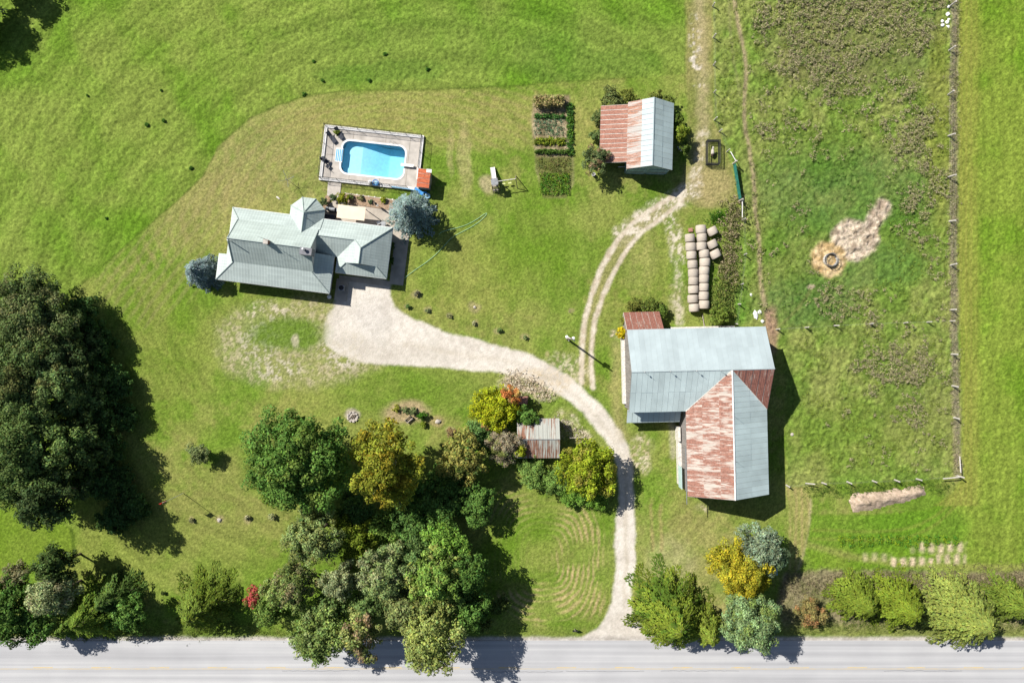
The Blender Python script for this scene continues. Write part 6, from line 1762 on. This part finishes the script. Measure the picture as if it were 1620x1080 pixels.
for xx in (1.3, 2.2):
    s_ = MB().box((xx, -.1, .55), (.5, .2, .05)).build('swing_seat', plain('pale_yellow_plastic', (.55, .58, .25), .5, .1, 3), ps)
    for q in (-.22, .22): MB().tube([(xx+q, -.1, .57), (xx+q, 0, 2.12)], .008, 4).build('chain', MAT['grey_metal'], s_)
# ------------------------------------------------------------------ patio things
cp = empty('patio_canopy', W(562, 341.5), math.radians(-6.5), 'flat cream patio canopy against the rear eave of the house', 'canopy')
MB().box((0, 0, 2.55), (M(43), M(20.5), .07)).build('canopy_sheet', MAT['cream'], cp)
for sx_ in (-1, 1):
    MB().box((sx_*M(20), M(9), 1.26), (.09, .09, 2.5)).build('post', MAT['white'], cp)
    MB().box((sx_*M(20), 0, 2.46), (.08, M(18), .08)).build('beam', MAT['white'], cp)
bq = empty('barbecue', W(528, 333), math.radians(-7), 'black barbecue with grey lid beside the octagonal bay', 'barbecue'); bq.location.z = .06
MB().box((0, 0, .45), (1.3, .6, .8)).build('cabinet', MAT['black'], bq)
m = MB(); m.tube([(-.42, 0, .9), (.42, 0, .9)], .28, 12); m.build('lid', MAT['grey_metal'], bq)
for sx_ in (-.8, .8): MB().box((sx_, 0, .86), (.35, .5, .04)).build('side_shelf', MAT['grey_metal'], bq)
tbx = empty('patio_box', W(523, 345), math.radians(-7), 'long black storage box between barbecue and house wall', 'storage box'); tbx.location.z = .06
MB().box((0, 0, .3), (1.6, .75, .6)).build('body', MAT['black'], tbx); MB().box((0, 0, .63), (1.66, .8, .06)).build('lid', MAT['dark'], tbx)
um = empty('patio_parasol', W(597, 325), 0, 'closed dark parasol standing by the patio bed', 'parasol'); um.location.z = .06
MB().tube([(0, 0, 0), (0, 0, 2.2)], .03, 6).build('pole', MAT['grey_metal'], um)
m = MB(); m.lathe([(.03, 2.15), (.10, 1.9), (.19, 1.1), (.15, .9), (.04, .9)][::-1], n=10); m.build('folded_canopy', MAT['dark'], um)
m = MB(); m.lathe([(.28, 0), (.28, .06), (.08, .12)], n=14); m.build('base', MAT['concrete'], um)
chair((600, 353.5), 2.0, 'white patio chair right of the cream canopy', None, .06, 'white')
tb_ = empty('patio_table', W(607.5, 355.5), 0, 'small round glass topped table beside the white patio chair', 'table'); tb_.location.z = .06
m = MB(); m.lathe([(.40, .66), (.42, .68), (.40, .70)], n=20); m.build('top', MAT['grey_metal'], tb_)
for k in range(3):
    a = 2.1*k; MB().tube([(.05*math.cos(a), .05*math.sin(a), .66), (.3*math.cos(a), .3*math.sin(a), 0)], .02, 5).build('leg', MAT['black'], tb_)
# edging stones of the beds
for i in range(9):
    rock(546+i*9.4, 306.5+i*1.25, .16, 'pale edging stone along the back of the patio bed', 'edging stones of the patio bed', 'limewash', 40+i, 1.2)
# bench in the island bed, gate and rusty box by the tool shed, mailbox sign by the road, bucket by the lean-to
bn = empty('garden_bench', W(647.5, 663), math.radians(40), 'weathered slatted bench in the island bed', 'bench')
for k in range(3): MB().box((0, -.2+.2*k, .42), (1.1, .14, .05)).build('seat_slat', MAT['wood'], bn)
for k in range(2): MB().box((0, .34, .6+.18*k), (1.1, .04, .12)).build('back_slat', MAT['wood'], bn)
for sx_ in (-.45, .45): MB().box((sx_, .05, .2), (.08, .5, .4)).build('leg', MAT['wood'], bn)
rb = empty('rusty_wagon_box', W(827, 632), math.radians(-4), 'small rusty tin box at the edge of the orange bush', 'box')
MB().box((0, 0, .55), (1.35, 1.15, .7)).build('box', MAT['rustbox'], rb); MB().box((0, 0, .93), (1.45, 1.25, .05)).build('lid', MAT['rustbox'], rb)
for sx_ in (-.5, .5):
    for sy_ in (-.4, .4): MB().box((sx_, sy_, .1), (.1, .1, .2)).build('foot', MAT['wood'], rb)
rl = empty('rail_gate', W(901, 691), 0, 'short wooden rail fence right of the tool shed', 'fence')
for q in (0, 1.2, 2.1): MB().box((q, 0, .55), (.13, .13, 1.1)).build('post', MAT['wood'], rl)
for z in (.5, .95): MB().box((1.05, 0, z), (2.3, .06, .12)).build('rail', MAT['wood'], rl)
sg = empty('roadside_sign', W(909, 994), .1, 'dark board on a post on the grass beside the driveway mouth', 'sign')
MB().box((0, 0, .45), (.08, .08, .9)).build('post', MAT['wood'], sg); MB().box((0, 0, .75), (.75, .05, .6)).build('board', MAT['black'], sg)
bk = empty('bucket', W(938.5, 277), 0, 'small white bucket under the bush at the rusty lean-to', 'bucket')
m = MB(); m.lathe([(.22, 0), (.28, .5), (.25, .5), (.2, .06)], n=14); m.build('pail', MAT['white'], bk)
MB().tube([(-.27, 0, .48), (-.15, 0, .68), (.15, 0, .68), (.27, 0, .48)], .015, 5).build('handle', MAT['grey_metal'], bk)
lg = empty('log_pile', W(1077, 233), .2, 'few pale cut boards lying by the drive shed', 'boards')
for k in range(3): MB().box((.1*k, -.25*k, .04+.05*k), (1.1, .16, .06), -.2+.15*k).build('board', MAT['limewash'], lg)
wp = empty('water_pipe', W(985, 264.5), 0, 'pale pipe lying between lean-to and drive shed', 'pipe'); MB().tube([(-.7, 0, .12), (.7, .05, .14)], .05, 8).build('pipe', MAT['white'], wp)
ss = empty('survey_stake', W(900, 493), 0, 'thin wooden stake on the lawn above the utility pole', 'stake')
MB().tube([(0, 0, 0), (.1, .05, 1.1)], .03, 5).build('stake', MAT['wood'], ss)
for i, (x, y, lb) in enumerate(((752, 686, 'pale log lying among the green vines'), (1020, 487, 'short grey plank in the bushes above the barn lean-to'))):
    tag(MB().tube([(-.5, 0, .16), (.5, .2, .2)], .12, 7).build('log', MAT['limewash'], None, loc=W(x, y)), lb, 'log')
tag(MB().box((0, 0, .55), (.12, 3.2, 1.1)).build('standing_panel', MAT['paleblue'], None, loc=W(1224, 888), rz=.05), 'pale blue panel standing in the shade right of the golden tree', 'panel')
print('leaf faces', LEAFCOUNT, 'objects', len(bpy.data.objects))
